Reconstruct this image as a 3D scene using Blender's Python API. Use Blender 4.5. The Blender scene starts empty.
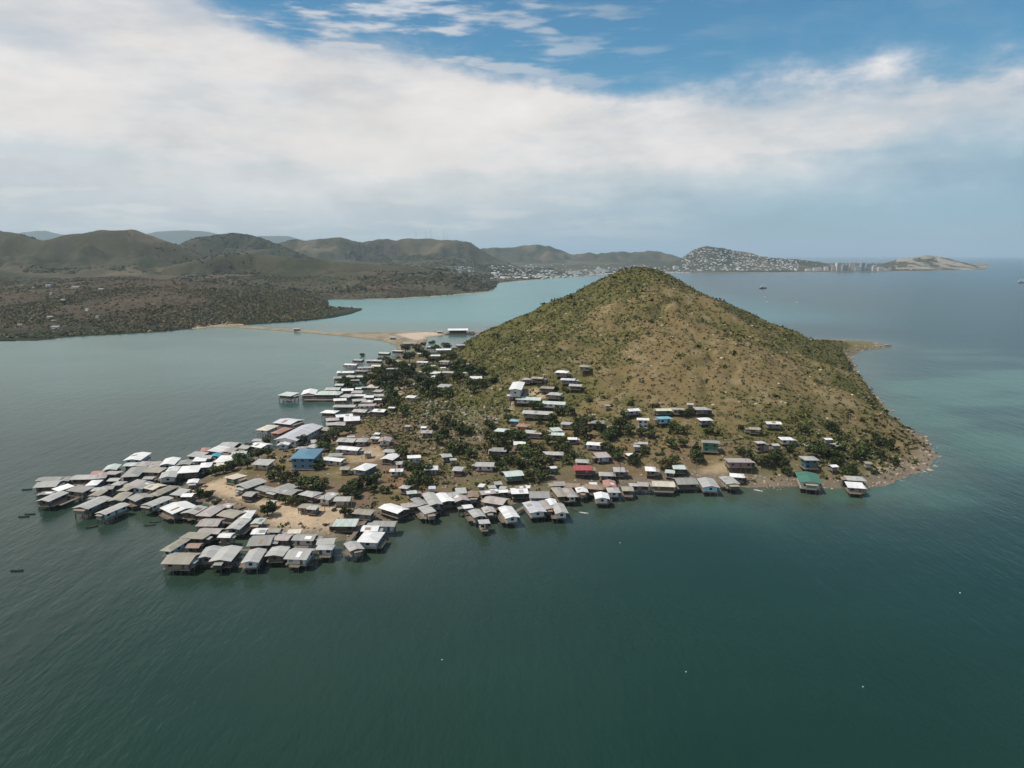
import bpy, math, random
import numpy as np
from mathutils import Matrix, Vector
R = math.radians
random.seed(7); rng = np.random.default_rng(7)
scene = bpy.context.scene
COL = scene.collection

# ------------------------------------------------------------------ camera geometry
F = 711.0; CAMH = 100.0; HOR = 255.3
PITCH = math.atan((384 - HOR) / F)
cp, sp = math.cos(PITCH), math.sin(PITCH)
def ray(px, py):
    a = (np.asarray(px, float) - 512) / F; b = (384 - np.asarray(py, float)) / F
    return a, cp + b * sp, -sp + b * cp          # x, y, z of the ray
def on_plane(px, py, z=0.0):
    x, y, dz = ray(px, py); t = (z - CAMH) / dz
    return x * t, y * t
def at_dist(px, py, Y):
    x, y, dz = ray(px, py); t = Y / y
    return x * t, Y, CAMH + dz * t

# ------------------------------------------------------------------ numpy noise
def vnoise(x, y, seed=0):
    x = np.asarray(x, float); y = np.asarray(y, float)
    xi = np.floor(x).astype(np.int64); yi = np.floor(y).astype(np.int64)
    fx = x - xi; fy = y - yi
    def h(a, b):
        n = (a * 374761393 + b * 668265263 + seed * 1442695041) & 0xffffffff
        n = ((n ^ (n >> 13)) * 1274126177) & 0xffffffff
        return ((n ^ (n >> 16)) & 0xffff) / 65535.0
    u = fx * fx * (3 - 2 * fx); v = fy * fy * (3 - 2 * fy)
    return (h(xi, yi) * (1 - u) + h(xi + 1, yi) * u) * (1 - v) + (h(xi, yi + 1) * (1 - u) + h(xi + 1, yi + 1) * u) * v
def fbm(x, y, scale, octv=4, seed=0, gain=.5):
    s = 0; a = 1; t = 0
    for o in range(octv):
        s = s + a * vnoise(x / scale * 2 ** o + 17.3 * o, y / scale * 2 ** o - 9.1 * o, seed + o); t += a; a *= gain
    return s / t
def sstep(a, b, x):
    t = np.clip((x - a) / (b - a), 0, 1); return t * t * (3 - 2 * t)

# ------------------------------------------------------------------ mesh helpers
def tag(o, label=None, cat=None, group=None, kind=None):
    if label: o['label'] = label
    if cat: o['category'] = cat
    if group: o['group'] = group
    if kind: o['kind'] = kind
    return o
def link(name, me, mat=None, parent=None):
    o = bpy.data.objects.new(name, me); COL.objects.link(o)
    if mat is not None and me is not None and len(me.materials) == 0: me.materials.append(mat)
    if parent is not None: o.parent = parent
    return o
def empty(name, loc, rz=0.0):
    o = bpy.data.objects.new(name, None); COL.objects.link(o); o.empty_display_size = .5
    o.location = loc; o.rotation_euler = (0, 0, rz); return o
def np_mesh(name, verts, quads, smooth=False, colors=None):
    me = bpy.data.meshes.new(name)
    verts = np.asarray(verts, np.float32); quads = np.asarray(quads, np.int32)
    k = quads.shape[1]
    me.vertices.add(len(verts)); me.vertices.foreach_set('co', verts.ravel())
    me.loops.add(quads.size); me.loops.foreach_set('vertex_index', quads.ravel())
    me.polygons.add(len(quads)); me.polygons.foreach_set('loop_start', np.arange(0, quads.size, k, dtype=np.int32))
    me.polygons.foreach_set('loop_total', np.full(len(quads), k, np.int32))
    if smooth: me.polygons.foreach_set('use_smooth', np.ones(len(quads), bool))
    me.update(calc_edges=True)
    if colors is not None:
        ca = me.color_attributes.new('Col', 'FLOAT_COLOR', 'POINT')
        c = np.ones((len(verts), 4), np.float32); c[:, :colors.shape[1]] = colors
        ca.data.foreach_set('color', c.ravel())
    return me
class MB:
    def __init__(s): s.v = []; s.f = []
    def box(s, x0, x1, y0, y1, z0, z1):
        n = len(s.v)
        s.v += [(x0,y0,z0),(x1,y0,z0),(x1,y1,z0),(x0,y1,z0),(x0,y0,z1),(x1,y0,z1),(x1,y1,z1),(x0,y1,z1)]
        s.f += [tuple(n+i for i in q) for q in ((3,2,1,0),(4,5,6,7),(0,1,5,4),(1,2,6,5),(2,3,7,6),(3,0,4,7))]
        return s
    def prism_x(s, prof, x0, x1):       # profile of (y,z) extruded along x
        n = len(s.v); k = len(prof)
        s.v += [(x0, a, b) for a, b in prof] + [(x1, a, b) for a, b in prof]
        for i in range(k):
            j = (i + 1) % k; s.f.append((n+i, n+j, n+k+j, n+k+i))
        s.f.append(tuple(n+i for i in reversed(range(k)))); s.f.append(tuple(n+k+i for i in range(k)))
        return s
    def tube(s, p, q, r0, r1=None, k=6):
        r1 = r0 if r1 is None else r1
        p = Vector(p); q = Vector(q); d = (q - p).normalized()
        a = d.orthogonal().normalized(); b = d.cross(a); n = len(s.v)
        for c, r in ((p, r0), (q, r1)):
            for i in range(k):
                t = 2 * math.pi * i / k; s.v.append(tuple(c + a * (r * math.cos(t)) + b * (r * math.sin(t))))
        for i in range(k):
            j = (i + 1) % k; s.f.append((n+i, n+j, n+k+j, n+k+i))
        s.f.append(tuple(n+i for i in reversed(range(k)))); s.f.append(tuple(n+k+i for i in range(k)))
        return s
    def me(s, name, mat=None, smooth=False):
        m = bpy.data.meshes.new(name); m.from_pydata(s.v, [], s.f); m.update()
        if mat: m.materials.append(mat)
        if smooth:
            for p in m.polygons: p.use_smooth = True
        return m
    def build(s, name, mat, parent=None): return link(name, s.me(name, mat), None, parent)

# ------------------------------------------------------------------ materials
def newmat(name):
    m = bpy.data.materials.new(name); m.use_nodes = True
    nt = m.node_tree; b = nt.nodes['Principled BSDF']; return m, nt, b
def N(nt, typ, **kw):
    n = nt.nodes.new(typ)
    for k, v in kw.items():
        if k.startswith('i_'): n.inputs[k[2:].replace('_', ' ')].default_value = v
        else: setattr(n, k, v)
    return n
def L(nt, a, b): nt.links.new(a, b)
def math_n(nt, op, a, b=None, c=None, clamp=False):
    n = nt.nodes.new('ShaderNodeMath'); n.operation = op; n.use_clamp = clamp
    for i, v in enumerate((a, b, c)):
        if v is None: continue
        if isinstance(v, (int, float)): n.inputs[i].default_value = v
        else: L(nt, v, n.inputs[i])
    return n.outputs[0]
def mixc(nt, fac, a, b, mode='MIX'):
    n = nt.nodes.new('ShaderNodeMix'); n.data_type = 'RGBA'; n.blend_type = mode
    for sock, v in ((n.inputs[0], fac), (n.inputs[6], a), (n.inputs[7], b)):
        if isinstance(v, (int, float)): sock.default_value = v
        elif isinstance(v, tuple): sock.default_value = (*v, 1) if len(v) == 3 else v
        else: L(nt, v, sock)
    return n.outputs[2]
def noise_n(nt, vec, scale, detail=4, rough=.55):
    n = nt.nodes.new('ShaderNodeTexNoise'); n.inputs['Scale'].default_value = scale
    n.inputs['Detail'].default_value = detail; n.inputs['Roughness'].default_value = rough
    if vec is not None: L(nt, vec, n.inputs['Vector'])
    return n.outputs['Fac']
def ramp(nt, fac, p0, p1, smooth=True):
    n = nt.nodes.new('ShaderNodeMapRange'); n.interpolation_type = 'SMOOTHSTEP' if smooth else 'LINEAR'
    n.inputs['From Min'].default_value = p0; n.inputs['From Max'].default_value = p1; L(nt, fac, n.inputs['Value']); return n.outputs[0]
def pos(nt): return nt.nodes.new('ShaderNodeNewGeometry').outputs['Position']

def simple(name, col, rough=.7, metal=0, var=.12):
    m, nt, b = newmat(name)
    oi = nt.nodes.new('ShaderNodeObjectInfo'); tc = nt.nodes.new('ShaderNodeTexCoord')
    n = noise_n(nt, tc.outputs['Object'], 1.3, 3)
    f = math_n(nt, 'ADD', math_n(nt, 'MULTIPLY', math_n(nt, 'SUBTRACT', oi.outputs['Random'], .5), var * 2), math_n(nt, 'MULTIPLY', math_n(nt, 'SUBTRACT', n, .5), var * 3))
    hs = N(nt, 'ShaderNodeHueSaturation'); hs.inputs['Color'].default_value = (*col, 1)
    L(nt, math_n(nt, 'ADD', f, 1), hs.inputs['Value']); L(nt, hs.outputs[0], b.inputs['Base Color'])
    b.inputs['Roughness'].default_value = rough; b.inputs['Metallic'].default_value = metal
    return m
def roofmat(name, col, rust=.25):
    m, nt, b = newmat(name)
    oi = nt.nodes.new('ShaderNodeObjectInfo'); tc = nt.nodes.new('ShaderNodeTexCoord')
    mp = N(nt, 'ShaderNodeVectorMath', operation='ADD'); L(nt, tc.outputs['Object'], mp.inputs[0])
    cb = nt.nodes.new('ShaderNodeCombineXYZ')
    for i in range(3): L(nt, math_n(nt, 'MULTIPLY', oi.outputs['Random'], 50.0 + 31 * i), cb.inputs[i])
    L(nt, cb.outputs[0], mp.inputs[1]); v = mp.outputs[0]
    n1 = noise_n(nt, v, .35, 5, .65); n2 = noise_n(nt, v, 2.5, 3)
    sx = nt.nodes.new('ShaderNodeSeparateXYZ'); L(nt, tc.outputs['Object'], sx.inputs[0])
    # sheets of iron, each one slightly different
    sheet = math_n(nt, 'FLOOR', math_n(nt, 'MULTIPLY', sx.outputs[0], 1.1))
    wn = nt.nodes.new('ShaderNodeTexWhiteNoise'); wn.noise_dimensions = '2D'
    c2 = nt.nodes.new('ShaderNodeCombineXYZ'); L(nt, sheet, c2.inputs[0]); L(nt, math_n(nt, 'ADD', oi.outputs['Random'], math_n(nt, 'SIGN', sx.outputs[1])), c2.inputs[1]); L(nt, c2.outputs[0], wn.inputs['Vector'])
    val = math_n(nt, 'ADD', math_n(nt, 'MULTIPLY', wn.outputs['Value'], .22), math_n(nt, 'ADD', math_n(nt, 'MULTIPLY', oi.outputs['Random'], .18), math_n(nt, 'MULTIPLY', n2, .2)))
    hs = N(nt, 'ShaderNodeHueSaturation'); hs.inputs['Color'].default_value = (*col, 1); L(nt, math_n(nt, 'ADD', val, .70), hs.inputs['Value'])
    base = mixc(nt, math_n(nt, 'MULTIPLY', ramp(nt, n1, .56, .74), rust), hs.outputs[0], (.20, .115, .07))
    L(nt, base, b.inputs['Base Color'])
    b.inputs['Roughness'].default_value = .62; b.inputs['Metallic'].default_value = .0
    return m
RC = dict(white=((.66,.65,.63),.15), grey=((.27,.262,.24),.4), light=((.37,.36,.335),.4), tan=((.29,.265,.205),.4),
          pink=((.36,.315,.29),.55), blue=((.095,.20,.27),.1), green=((.055,.16,.11),.12), red=((.33,.065,.065),.1), lilac=((.50,.49,.51),.15),
          rust=((.26,.185,.135),.8), mint=((.44,.49,.445),.25), teal=((.04,.24,.30),.1), cream=((.55,.50,.39),.2), orange=((.36,.19,.14),.5), sky=((.17,.40,.48),.1), brown=((.24,.19,.15),.5))
ROOF = {k: roofmat('roof_' + k, *v) for k, v in RC.items()}
WC = dict(white=(.60,.59,.56), cream=(.40,.36,.27), blue=(.11,.19,.26), green=(.05,.15,.10), teal=(.05,.13,.16), brown=(.11,.085,.065), grey=(.20,.195,.18), dark=(.05,.045,.04), pink=(.24,.155,.135), lilac=(.38,.38,.46), tan=(.24,.20,.15), lightblue=(.35,.55,.66), orange=(.42,.2,.12))
WALL = {k: simple('wall_' + k, v, .8) for k, v in WC.items()}
M_wood = simple('weathered_wood', (.17,.135,.10), .85); M_darkwood = simple('dark_post', (.075,.06,.048), .9)
M_glass, nt, b = newmat('window_dark'); b.inputs['Base Color'].default_value = (.02,.025,.03,1); b.inputs['Roughness'].default_value = .15
M_bark = simple('bark', (.10,.075,.05), .95)
M_whitepaint = simple('white_paint', (.78,.77,.74), .45)
def leafmat(name, a, bcol, scale=.5):
    m, nt, b = newmat(name)
    oi = nt.nodes.new('ShaderNodeObjectInfo'); g = nt.nodes.new('ShaderNodeNewGeometry')
    n = noise_n(nt, g.outputs['Position'], scale, 3)
    f = math_n(nt, 'ADD', math_n(nt, 'MULTIPLY', g.outputs['Random Per Island'], .5), math_n(nt, 'MULTIPLY', n, .5))
    c = mixc(nt, ramp(nt, f, .25, .8), a, bcol)
    hs = N(nt, 'ShaderNodeHueSaturation'); L(nt, c, hs.inputs['Color']); L(nt, math_n(nt, 'ADD', math_n(nt, 'MULTIPLY', oi.outputs['Random'], .7), .65), hs.inputs['Value'])
    L(nt, hs.outputs[0], b.inputs['Base Color']); b.inputs['Roughness'].default_value = .75; b.inputs['Specular IOR Level'].default_value = .2
    return m
M_leaf = leafmat('leaf_dark', (.030,.042,.015), (.095,.115,.038))
M_leaf2 = leafmat('leaf_olive', (.05,.055,.022), (.13,.125,.05))
def colmat(name, noisy=None, amp=.5, rough=.95, bump=0):
    m, nt, b = newmat(name)
    at = nt.nodes.new('ShaderNodeVertexColor'); at.layer_name = 'Col'
    c = at.outputs['Color']
    if noisy:
        p = pos(nt); v = None
        for s in noisy:
            n = noise_n(nt, p, s, 5, .7); n = math_n(nt, 'ADD', math_n(nt, 'MULTIPLY', math_n(nt, 'SUBTRACT', n, .5), amp * 2.4), 1)
            v = n if v is None else math_n(nt, 'MULTIPLY', v, n)
        hs = N(nt, 'ShaderNodeHueSaturation'); L(nt, c, hs.inputs['Color']); L(nt, v, hs.inputs['Value']); c = hs.outputs[0]
        if bump:
            bp = N(nt, 'ShaderNodeBump'); bp.inputs['Strength'].default_value = 1; bp.inputs['Distance'].default_value = bump; L(nt, v, bp.inputs['Height']); L(nt, bp.outputs[0], b.inputs['Normal'])
    L(nt, c, b.inputs['Base Color']); b.inputs['Roughness'].default_value = rough; b.inputs['Specular IOR Level'].default_value = .15
    return m

# ------------------------------------------------------------------ world, sun, camera
w = bpy.data.worlds.new('World'); scene.world = w; w.use_nodes = True
nt = w.node_tree; nt.nodes.clear()
SUN_EL, SUN_AZ = R(62), R(-108)            # azimuth measured from +Y towards +X (sun is high on the left)
sky = N(nt, 'ShaderNodeTexSky', sky_type='NISHITA', sun_disc=False, sun_elevation=SUN_EL, sun_rotation=SUN_AZ, air_density=1.0, dust_density=.6, ozone_density=1.6)
bg1 = N(nt, 'ShaderNodeBackground'); bg1.inputs['Strength'].default_value = .10
hs = N(nt, 'ShaderNodeHueSaturation'); hs.inputs['Saturation'].default_value = 1.25; L(nt, sky.outputs[0], hs.inputs['Color']); L(nt, mixc(nt, 1.0, hs.outputs[0], (.70, 1.04, .99), 'MULTIPLY'), bg1.inputs['Color'])
tc = nt.nodes.new('ShaderNodeTexCoord'); sx = nt.nodes.new('ShaderNodeSeparateXYZ'); L(nt, tc.outputs['Generated'], sx.inputs[0])
az = math_n(nt, 'ARCTAN2', sx.outputs[0], sx.outputs[1]); el = math_n(nt, 'ARCSINE', sx.outputs[2])
def vec(nt, a, b, c=0.0):
    n = nt.nodes.new('ShaderNodeCombineXYZ')
    for i, v in enumerate((a, b, c)):
        if isinstance(v, (int, float)): n.inputs[i].default_value = v
        else: L(nt, v, n.inputs[i])
    return n.outputs[0]
# broad cloud sheet: its edges are curves of azimuth, broken by noise
n_big = noise_n(nt, vec(nt, math_n(nt, 'MULTIPLY', az, 2.6), math_n(nt, 'MULTIPLY', el, 9.0), 3.1), 1.0, 7, .58)
n_fine = noise_n(nt, vec(nt, math_n(nt, 'MULTIPLY', az, 9.0), math_n(nt, 'MULTIPLY', el, 17.0), 1.7), 1.0, 7, .6)
def elv(px, py):
    x, y, z = ray(px, py); return float(math.atan2(z, math.hypot(x, y)))
def azv(px): return math.atan2((px - 512) / F, cp + .25 * sp)
def curve(nt, val, pts, lo, hi, vlo, vhi):
    n = nt.nodes.new('ShaderNodeFloatCurve'); c = n.mapping.curves[0]
    P = [((x - lo) / (hi - lo), (y - vlo) / (vhi - vlo)) for x, y in pts]
    c.points[0].location = P[0]; c.points[1].location = P[-1]
    for p in P[1:-1]: c.points.new(*p)
    n.mapping.update()
    L(nt, ramp(nt, val, lo, hi, False), n.inputs['Value'])
    return math_n(nt, 'ADD', math_n(nt, 'MULTIPLY', n.outputs[0], vhi - vlo), vlo)
up = curve(nt, az, [(azv(-400), .62), (azv(150), elv(150, -110)), (azv(270), elv(270, 10)), (azv(400), elv(400, 30)), (azv(520), elv(520, 60)), (azv(640), elv(640, 84)), (azv(720), elv(720, 70)), (azv(860), elv(860, 62)), (azv(1024), elv(1024, 50)), (azv(1400), elv(1400, 60))], azv(-400), azv(1400), 0, .7)
lo = curve(nt, az, [(azv(-400), elv(-400, 175)), (azv(0), elv(0, 170)), (azv(200), elv(200, 200)), (azv(500), elv(500, 214)), (azv(700), elv(700, 203)), (azv(1024), elv(1024, 172)), (azv(1400), elv(1400, 130))], azv(-400), azv(1400), 0, .7)
nb = math_n(nt, 'SUBTRACT', n_big, .5); nf = math_n(nt, 'SUBTRACT', n_fine, .5)
wob = math_n(nt, 'ADD', math_n(nt, 'MULTIPLY', nb, .10), math_n(nt, 'MULTIPLY', nf, .085))
m_up = ramp(nt, math_n(nt, 'ADD', math_n(nt, 'SUBTRACT', up, el), wob), -.012, .035)
m_lo = ramp(nt, math_n(nt, 'ADD', math_n(nt, 'SUBTRACT', el, lo), math_n(nt, 'MULTIPLY', wob, .75)), -.03, .065)
sheet = math_n(nt, 'MULTIPLY', m_up, m_lo)
thin = ramp(nt, n_big, .25, .56)
sheet = math_n(nt, 'MULTIPLY', sheet, math_n(nt, 'ADD', math_n(nt, 'MULTIPLY', thin, .35), .65))
# scattered cirrus wisps up in the blue and scattered cumulus low over the hills
wis = math_n(nt, 'MULTIPLY', ramp(nt, math_n(nt, 'ADD', math_n(nt, 'MULTIPLY', n_fine, .5), math_n(nt, 'MULTIPLY', n_big, .5)), .52, .68), .24)
n_low = noise_n(nt, vec(nt, math_n(nt, 'MULTIPLY', az, 11.0), math_n(nt, 'MULTIPLY', el, 60.0), 6.3), 1.0, 6, .55)
lowm = math_n(nt, 'MULTIPLY', ramp(nt, n_low, .46, .64), math_n(nt, 'MULTIPLY', ramp(nt, az, .42, -.15), ramp(nt, el, .008, .03)))
veil = math_n(nt, 'ADD', math_n(nt, 'MULTIPLY', ramp(nt, az, .45, -.25), .12), .78)
under = math_n(nt, 'MULTIPLY', ramp(nt, el, elv(512, 105), elv(512, 185)), veil)   # grey veil below the sheet
under = math_n(nt, 'MAXIMUM', under, math_n(nt, 'MULTIPLY', lowm, .75))
hi = math_n(nt, 'MULTIPLY', ramp(nt, el, .34, .6), ramp(nt, n_big, .40, .60))
allm = math_n(nt, 'MAXIMUM', sheet, math_n(nt, 'MAXIMUM', wis, math_n(nt, 'MAXIMUM', under, hi)), clamp=True)
bg2 = N(nt, 'ShaderNodeBackground')
bright = math_n(nt, 'ADD', math_n(nt, 'ADD', math_n(nt, 'MULTIPLY', nb, .34), math_n(nt, 'MULTIPLY', nf, .30)), math_n(nt, 'ADD', .62, math_n(nt, 'MULTIPLY', math_n(nt, 'MAXIMUM', sheet, math_n(nt, 'MULTIPLY', lowm, .6)), .16)))
lowc = mixc(nt, ramp(nt, az, -.45, .55), (1.0, 1.01, 1.06), (.44, .64, .86)); lowc = mixc(nt, math_n(nt, 'MULTIPLY', lowm, .8), lowc, (1.05, 1.02, 1.0)); cc = mixc(nt, sheet, lowc, (1.0, .955, .925)); L(nt, cc, bg2.inputs['Color']); L(nt, bright, bg2.inputs['Strength'])
mx = N(nt, 'ShaderNodeMixShader'); L(nt, allm, mx.inputs[0]); L(nt, bg1.outputs[0], mx.inputs[1]); L(nt, bg2.outputs[0], mx.inputs[2])
wo = N(nt, 'ShaderNodeOutputWorld'); L(nt, mx.outputs[0], wo.inputs['Surface'])

sl = bpy.data.lights.new('sun', 'SUN'); sl.energy = 3.6; sl.angle = R(.6); sl.color = (1, .93, .82)
so = bpy.data.objects.new('sun', sl); COL.objects.link(so)
sd_ = Vector((math.sin(SUN_AZ) * math.cos(SUN_EL), math.cos(SUN_AZ) * math.cos(SUN_EL), math.sin(SUN_EL)))
so.rotation_euler = sd_.to_track_quat('Z', 'Y').to_euler()
cam = bpy.data.cameras.new('camera'); cam.sensor_width = 36; cam.lens = 36 * F / 1024; cam.clip_start = 1; cam.clip_end = 200000
co = bpy.data.objects.new('camera', cam); COL.objects.link(co); co.location = (0, 0, CAMH); co.rotation_euler = (math.pi / 2 - PITCH, 0, 0)
scene.camera = co
scene.view_settings.view_transform = 'Standard'; scene.view_settings.look = 'None'; scene.view_settings.exposure = .07; scene.view_settings.gamma = 1
scene.render.resolution_x = 1024; scene.render.resolution_y = 768

# ------------------------------------------------------------------ island shape
shore_px = [(165,497),(190,482),(215,472),(238,464),(252,458),(268,450),(292,446),(318,437),(337,427),(366,417),(374,398),(364,379),(371,368),(390,360),(405,353),(425,352),(440,355),(462,354),(474,350)]
back_w = [(-35,800),(0,840),(90,875),(210,870),(330,850),(385,845)]
spit_px = [(868,341.5),(880,344),(890,346.2),(880,348.5),(865,350),(856,353.5),(851,357),(855,366),(860,375),(868,388),(878,398),(892,413),(905,425),(920,434),(932,446),(937,457),(929,467),(908,477),(885,485),(862,490),(830,489),(800,486),(750,488),(700,483),(640,486),(600,490),(560,496),(520,502),(470,511),(440,514),(410,519),(385,522),(345,540),(318,543),(290,539),(262,538),(242,528),(228,512),(205,505),(180,502)]
isl = [tuple(map(float, on_plane(*p))) for p in shore_px] + back_w + [tuple(map(float, on_plane(*p))) for p in spit_px]
cw_px = [(200,323.5),(260,327.2),(300,330),(350,333.2),(385,333),(425,331.8),(450,331.6),(480,331.6),(500,331),(500,332.6),(480,333.2),(450,334.4),(428,337),(424,350),(398,352),(396,345.5),(380,340.4),(350,336.6),(300,332.3),(250,328.6),(200,326.5)]
cwy = [tuple(map(float, on_plane(*p))) for p in cw_px]
def sdist(poly, x, y):
    x = np.asarray(x, float); y = np.asarray(y, float)
    d = np.full(x.shape, 1e12); ins = np.zeros(x.shape, bool); n = len(poly)
    for i in range(n):
        ax, ay = poly[i]; bx, by = poly[(i + 1) % n]
        ex, ey = bx - ax, by - ay; t = np.clip(((x - ax) * ex + (y - ay) * ey) / (ex * ex + ey * ey), 0, 1)
        d = np.minimum(d, (x - ax - t * ex) ** 2 + (y - ay - t * ey) ** 2)
        if ay != by:
            ins ^= ((ay > y) != (by > y)) & (x < (bx - ax) * (y - ay) / (by - ay) + ax)
    d = np.sqrt(d); return np.where(ins, d, -d)
ctl = []
def cpx(px, py, z): x, y = on_plane(px, py, z); ctl.append((float(x), float(y), z))
def cd(px, py, Y, dz=0): x, y, z = at_dist(px, py, Y); ctl.append((float(x), float(y), float(z) - dz))
for a in ((470,352,5),(452,372,6),(428,392,6),(400,372,3),(375,392,2),(345,410,2),(400,440,6),(330,455,3),(260,470,2.5),(210,490,2),(300,520,2),(380,500,4),(430,485,5),(500,487,4),(560,482,4),(620,478,4),(700,473,4),(760,472,5),(840,468,6),(905,466,5),(926,452,3),(917,436,5),(900,418,6),(880,396,8),(866,378,9),(861,364,8),(840,352,12),(870,344,5),(882,346,3)): cpx(*a)
for a in ((640,267.5,600),(662,270.5,600),(618,270.5,600),(600,279,600),(560,299,600),(530,312,600),(500,326,605),(468,344,610),(680,282,600),(700,293.5,600),(730,308,600),(760,322,595),(790,335.5,585),(820,348,565),(857,359,540),(869,390,470),(890,417,412),(906,444,362)): cd(*a, dz=2)
for a in ((40,700,42),(108,700,52),(180,700,36),(250,720,18),(330,760,10),(108,790,18),(0,760,14),(-20,700,20),(200,800,8),
          (108,520,68),(108,450,45),(60,520,52),(50,450,38),(170,520,52),(175,450,35),(0,520,34),(-10,450,24),(225,450,22),(240,520,24),(205,400,17),(150,390,24),(90,390,24),(40,390,18),(-20,400,13),(-40,500,14),(-60,430,10),(210,360,8),(150,345,11),(90,345,11),(30,350,9),(-20,350,7),(285,600,10),(300,650,8)): ctl.append(a)
C = np.array(ctl, float); S = 100.0
def tphi(r2): return np.where(r2 > 1e-9, .5 * r2 * np.log(np.maximum(r2, 1e-9)), 0)
P = C[:, :2] / S; n = len(P)
K = tphi(((P[:, None] - P[None]) ** 2).sum(-1)) + np.eye(n) * .004
A = np.zeros((n + 3, n + 3)); A[:n, :n] = K; A[:n, n] = 1; A[:n, n+1:] = P; A[n, :n] = 1; A[n+1:, :n] = P.T
W = np.linalg.solve(A, np.concatenate([C[:, 2], [0, 0, 0]]))
def tps(x, y):
    s = W[n] + W[n+1] * x / S + W[n+2] * y / S
    for i in range(n): s = s + W[i] * tphi((x / S - P[i, 0]) ** 2 + (y / S - P[i, 1]) ** 2)
    return s
def gully(x, y):
    dx, dy = x - 108, y - 600; th = np.arctan2(dy, dx + 1e-6); r_ = np.hypot(dx, dy); w_ = (fbm(x, y, 50, 3, 71) - .5) * .5
    v = np.abs(vnoise((th + w_) * 3.6 + 40, r_ / 170.0, 73) - .5) * 2
    v2 = np.abs(vnoise((th + w_ * 1.4) * 8.5 + 90, r_ / 110.0, 79) - .5) * 2
    return sstep(.30, 0, v) * .8 + sstep(.22, 0, v2) * .5 * sstep(40, 130, r_)
def island_raw(x, y):
    x = np.asarray(x, float); y = np.asarray(y, float)
    si = sdist(isl, x, y) + (fbm(x, y, 14, 3, 5) - .5) * 5; sc = sdist(cwy, x, y) + (fbm(x, y, 12, 3, 9) - .5) * 3
    t = np.maximum(tps(x, y), 1.2)
    hi = sstep(6, 40, t)
    t = t - gully(x, y) * 5.5 * hi * sstep(15, 90, np.hypot(x - 108, y - 600))
    t = t + 1.5 * hi + (fbm(x, y, 60, 4, 11) - .5) * 9 * hi - np.abs(fbm(x, y, 45, 3, 31) - .5) * 12 * hi * sstep(0, 200, 900 - y) + 1.2 * hi + (fbm(x, y, 9, 3, 21) - .5) * 1.6 * hi + (fbm(x, y, 12, 3, 23) - .5) * .5
    zi = 1.1 * sstep(0, 5, si) + (t - 1.1) * sstep(0, 22, si)
    zi = np.where(si < 0, np.maximum(si * .25, -5), zi)
    zc = np.where(sc < 0, np.maximum(sc * .25, -5), 1.5 * sstep(0, 6, sc))
    return np.maximum(zi, zc), si, sc, t
STEP = 2.0
gx = np.arange(-480, 472, STEP); gy = np.arange(186, 1090, STEP)
GX, GY = np.meshgrid(gx, gy)
GZ, SI, SC, TT = island_raw(GX, GY)
def hgt(x, y):
    fx = (np.asarray(x, float) - gx[0]) / STEP; fy = (np.asarray(y, float) - gy[0]) / STEP
    fx = np.clip(fx, 0, len(gx) - 1.001); fy = np.clip(fy, 0, len(gy) - 1.001)
    i = fx.astype(int); j = fy.astype(int); u = fx - i; v = fy - j
    return (GZ[j, i] * (1-u) + GZ[j, i+1] * u) * (1-v) + (GZ[j+1, i] * (1-u) + GZ[j+1, i+1] * u) * v
def cast(px, py):
    dx, dy, dz = ray(px, py); Y = np.arange(190, 1085, .5); t = Y / dy; x = dx * t; z = CAMH + dz * t
    h = np.maximum(hgt(x, Y), 0); k = np.nonzero(z <= h)[0]
    if len(k) == 0: return float(x[-1]), float(Y[-1]), 0.0
    k = k[0]; return float(x[k]), float(Y[k]), float(h[k])
def px_mask(poly, x, y, z, soft=2.0):
    # world polygon from ground outline points
    pts = []
    for p in poly:
        a = cast(*p); pts.append((a[0], a[1]))
    return sstep(-soft, soft, sdist(pts, x, y))
# colours of the ground itself
def mixv(c, col, m): return c * (1 - m[..., None]) + np.array(col) * m[..., None]
straw = np.array((.172,.128,.060)); olive = np.array((.100,.096,.032)); dirt = (.165,.118,.075); sand = (.46,.35,.235); rock = (.26,.21,.16)
n1 = fbm(GX, GY, 70, 4, 41); n2 = fbm(GX, GY, 16, 4, 43); n3 = fbm(GX, GY, 7, 3, 47)
green = np.clip((n1 - .47) * 3 + (n2 - .5) * 2.2 + .30 + .5 * sstep(60, 95, GZ) + .75 * sstep(75, -20, GX) + .45 * sstep(590, 640, GY) * 1 + .45 * sstep(130, 210, GX + (GY - 450) * .2) - .45 * np.exp(-((GX - 95) / 70) ** 2 - ((GY - 450) / 70) ** 2), 0, 1)
GU = gully(GX, GY); green = np.clip(green + .55 * GU, 0, 1)
c = mixv(np.broadcast_to(straw, GX.shape + (3,)).copy(), olive, green)
c = mixv(c, (.27, .215, .13), sstep(.58, .72, n3) * .55 * (1 - green * .6))
low = sstep(13, 6, GZ) * sstep(820, 700, GY)
low = low * (1 - .6 * sstep(120, 170, GX))
c = mixv(c, dirt, np.clip(low * (.62 + (n2 - .5) * 3), 0, 1))
c = mixv(c, (.13,.12,.055), np.clip(low * ((n1 - .5) * 5 + (n3 - .5) * 3), 0, .85))
sandy = px_mask([(262,531),(266,515),(285,506),(340,505),(348,510),(345,525),(335,545),(318,540),(285,534)], GX, GY, 0)
sandy = np.maximum(sandy, px_mask([(186,492),(205,484),(225,478),(240,487),(256,499),(300,506),(285,512),(258,507),(235,500),(205,492),(190,498)], GX, GY, 0))
sandy = np.maximum(sandy, .6 * px_mask([(345,455),(358,447),(380,446),(385,455),(372,462),(350,463)], GX, GY, 0))
sandy = np.maximum(sandy, .8 * px_mask([(516,392),(535,388),(550,398),(530,399),(514,398)], GX, GY, 0))
sandy = np.maximum(sandy, .75 * px_mask([(505,414),(512,400),(516,401),(510,415)], GX, GY, 0, 1.2))
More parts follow.
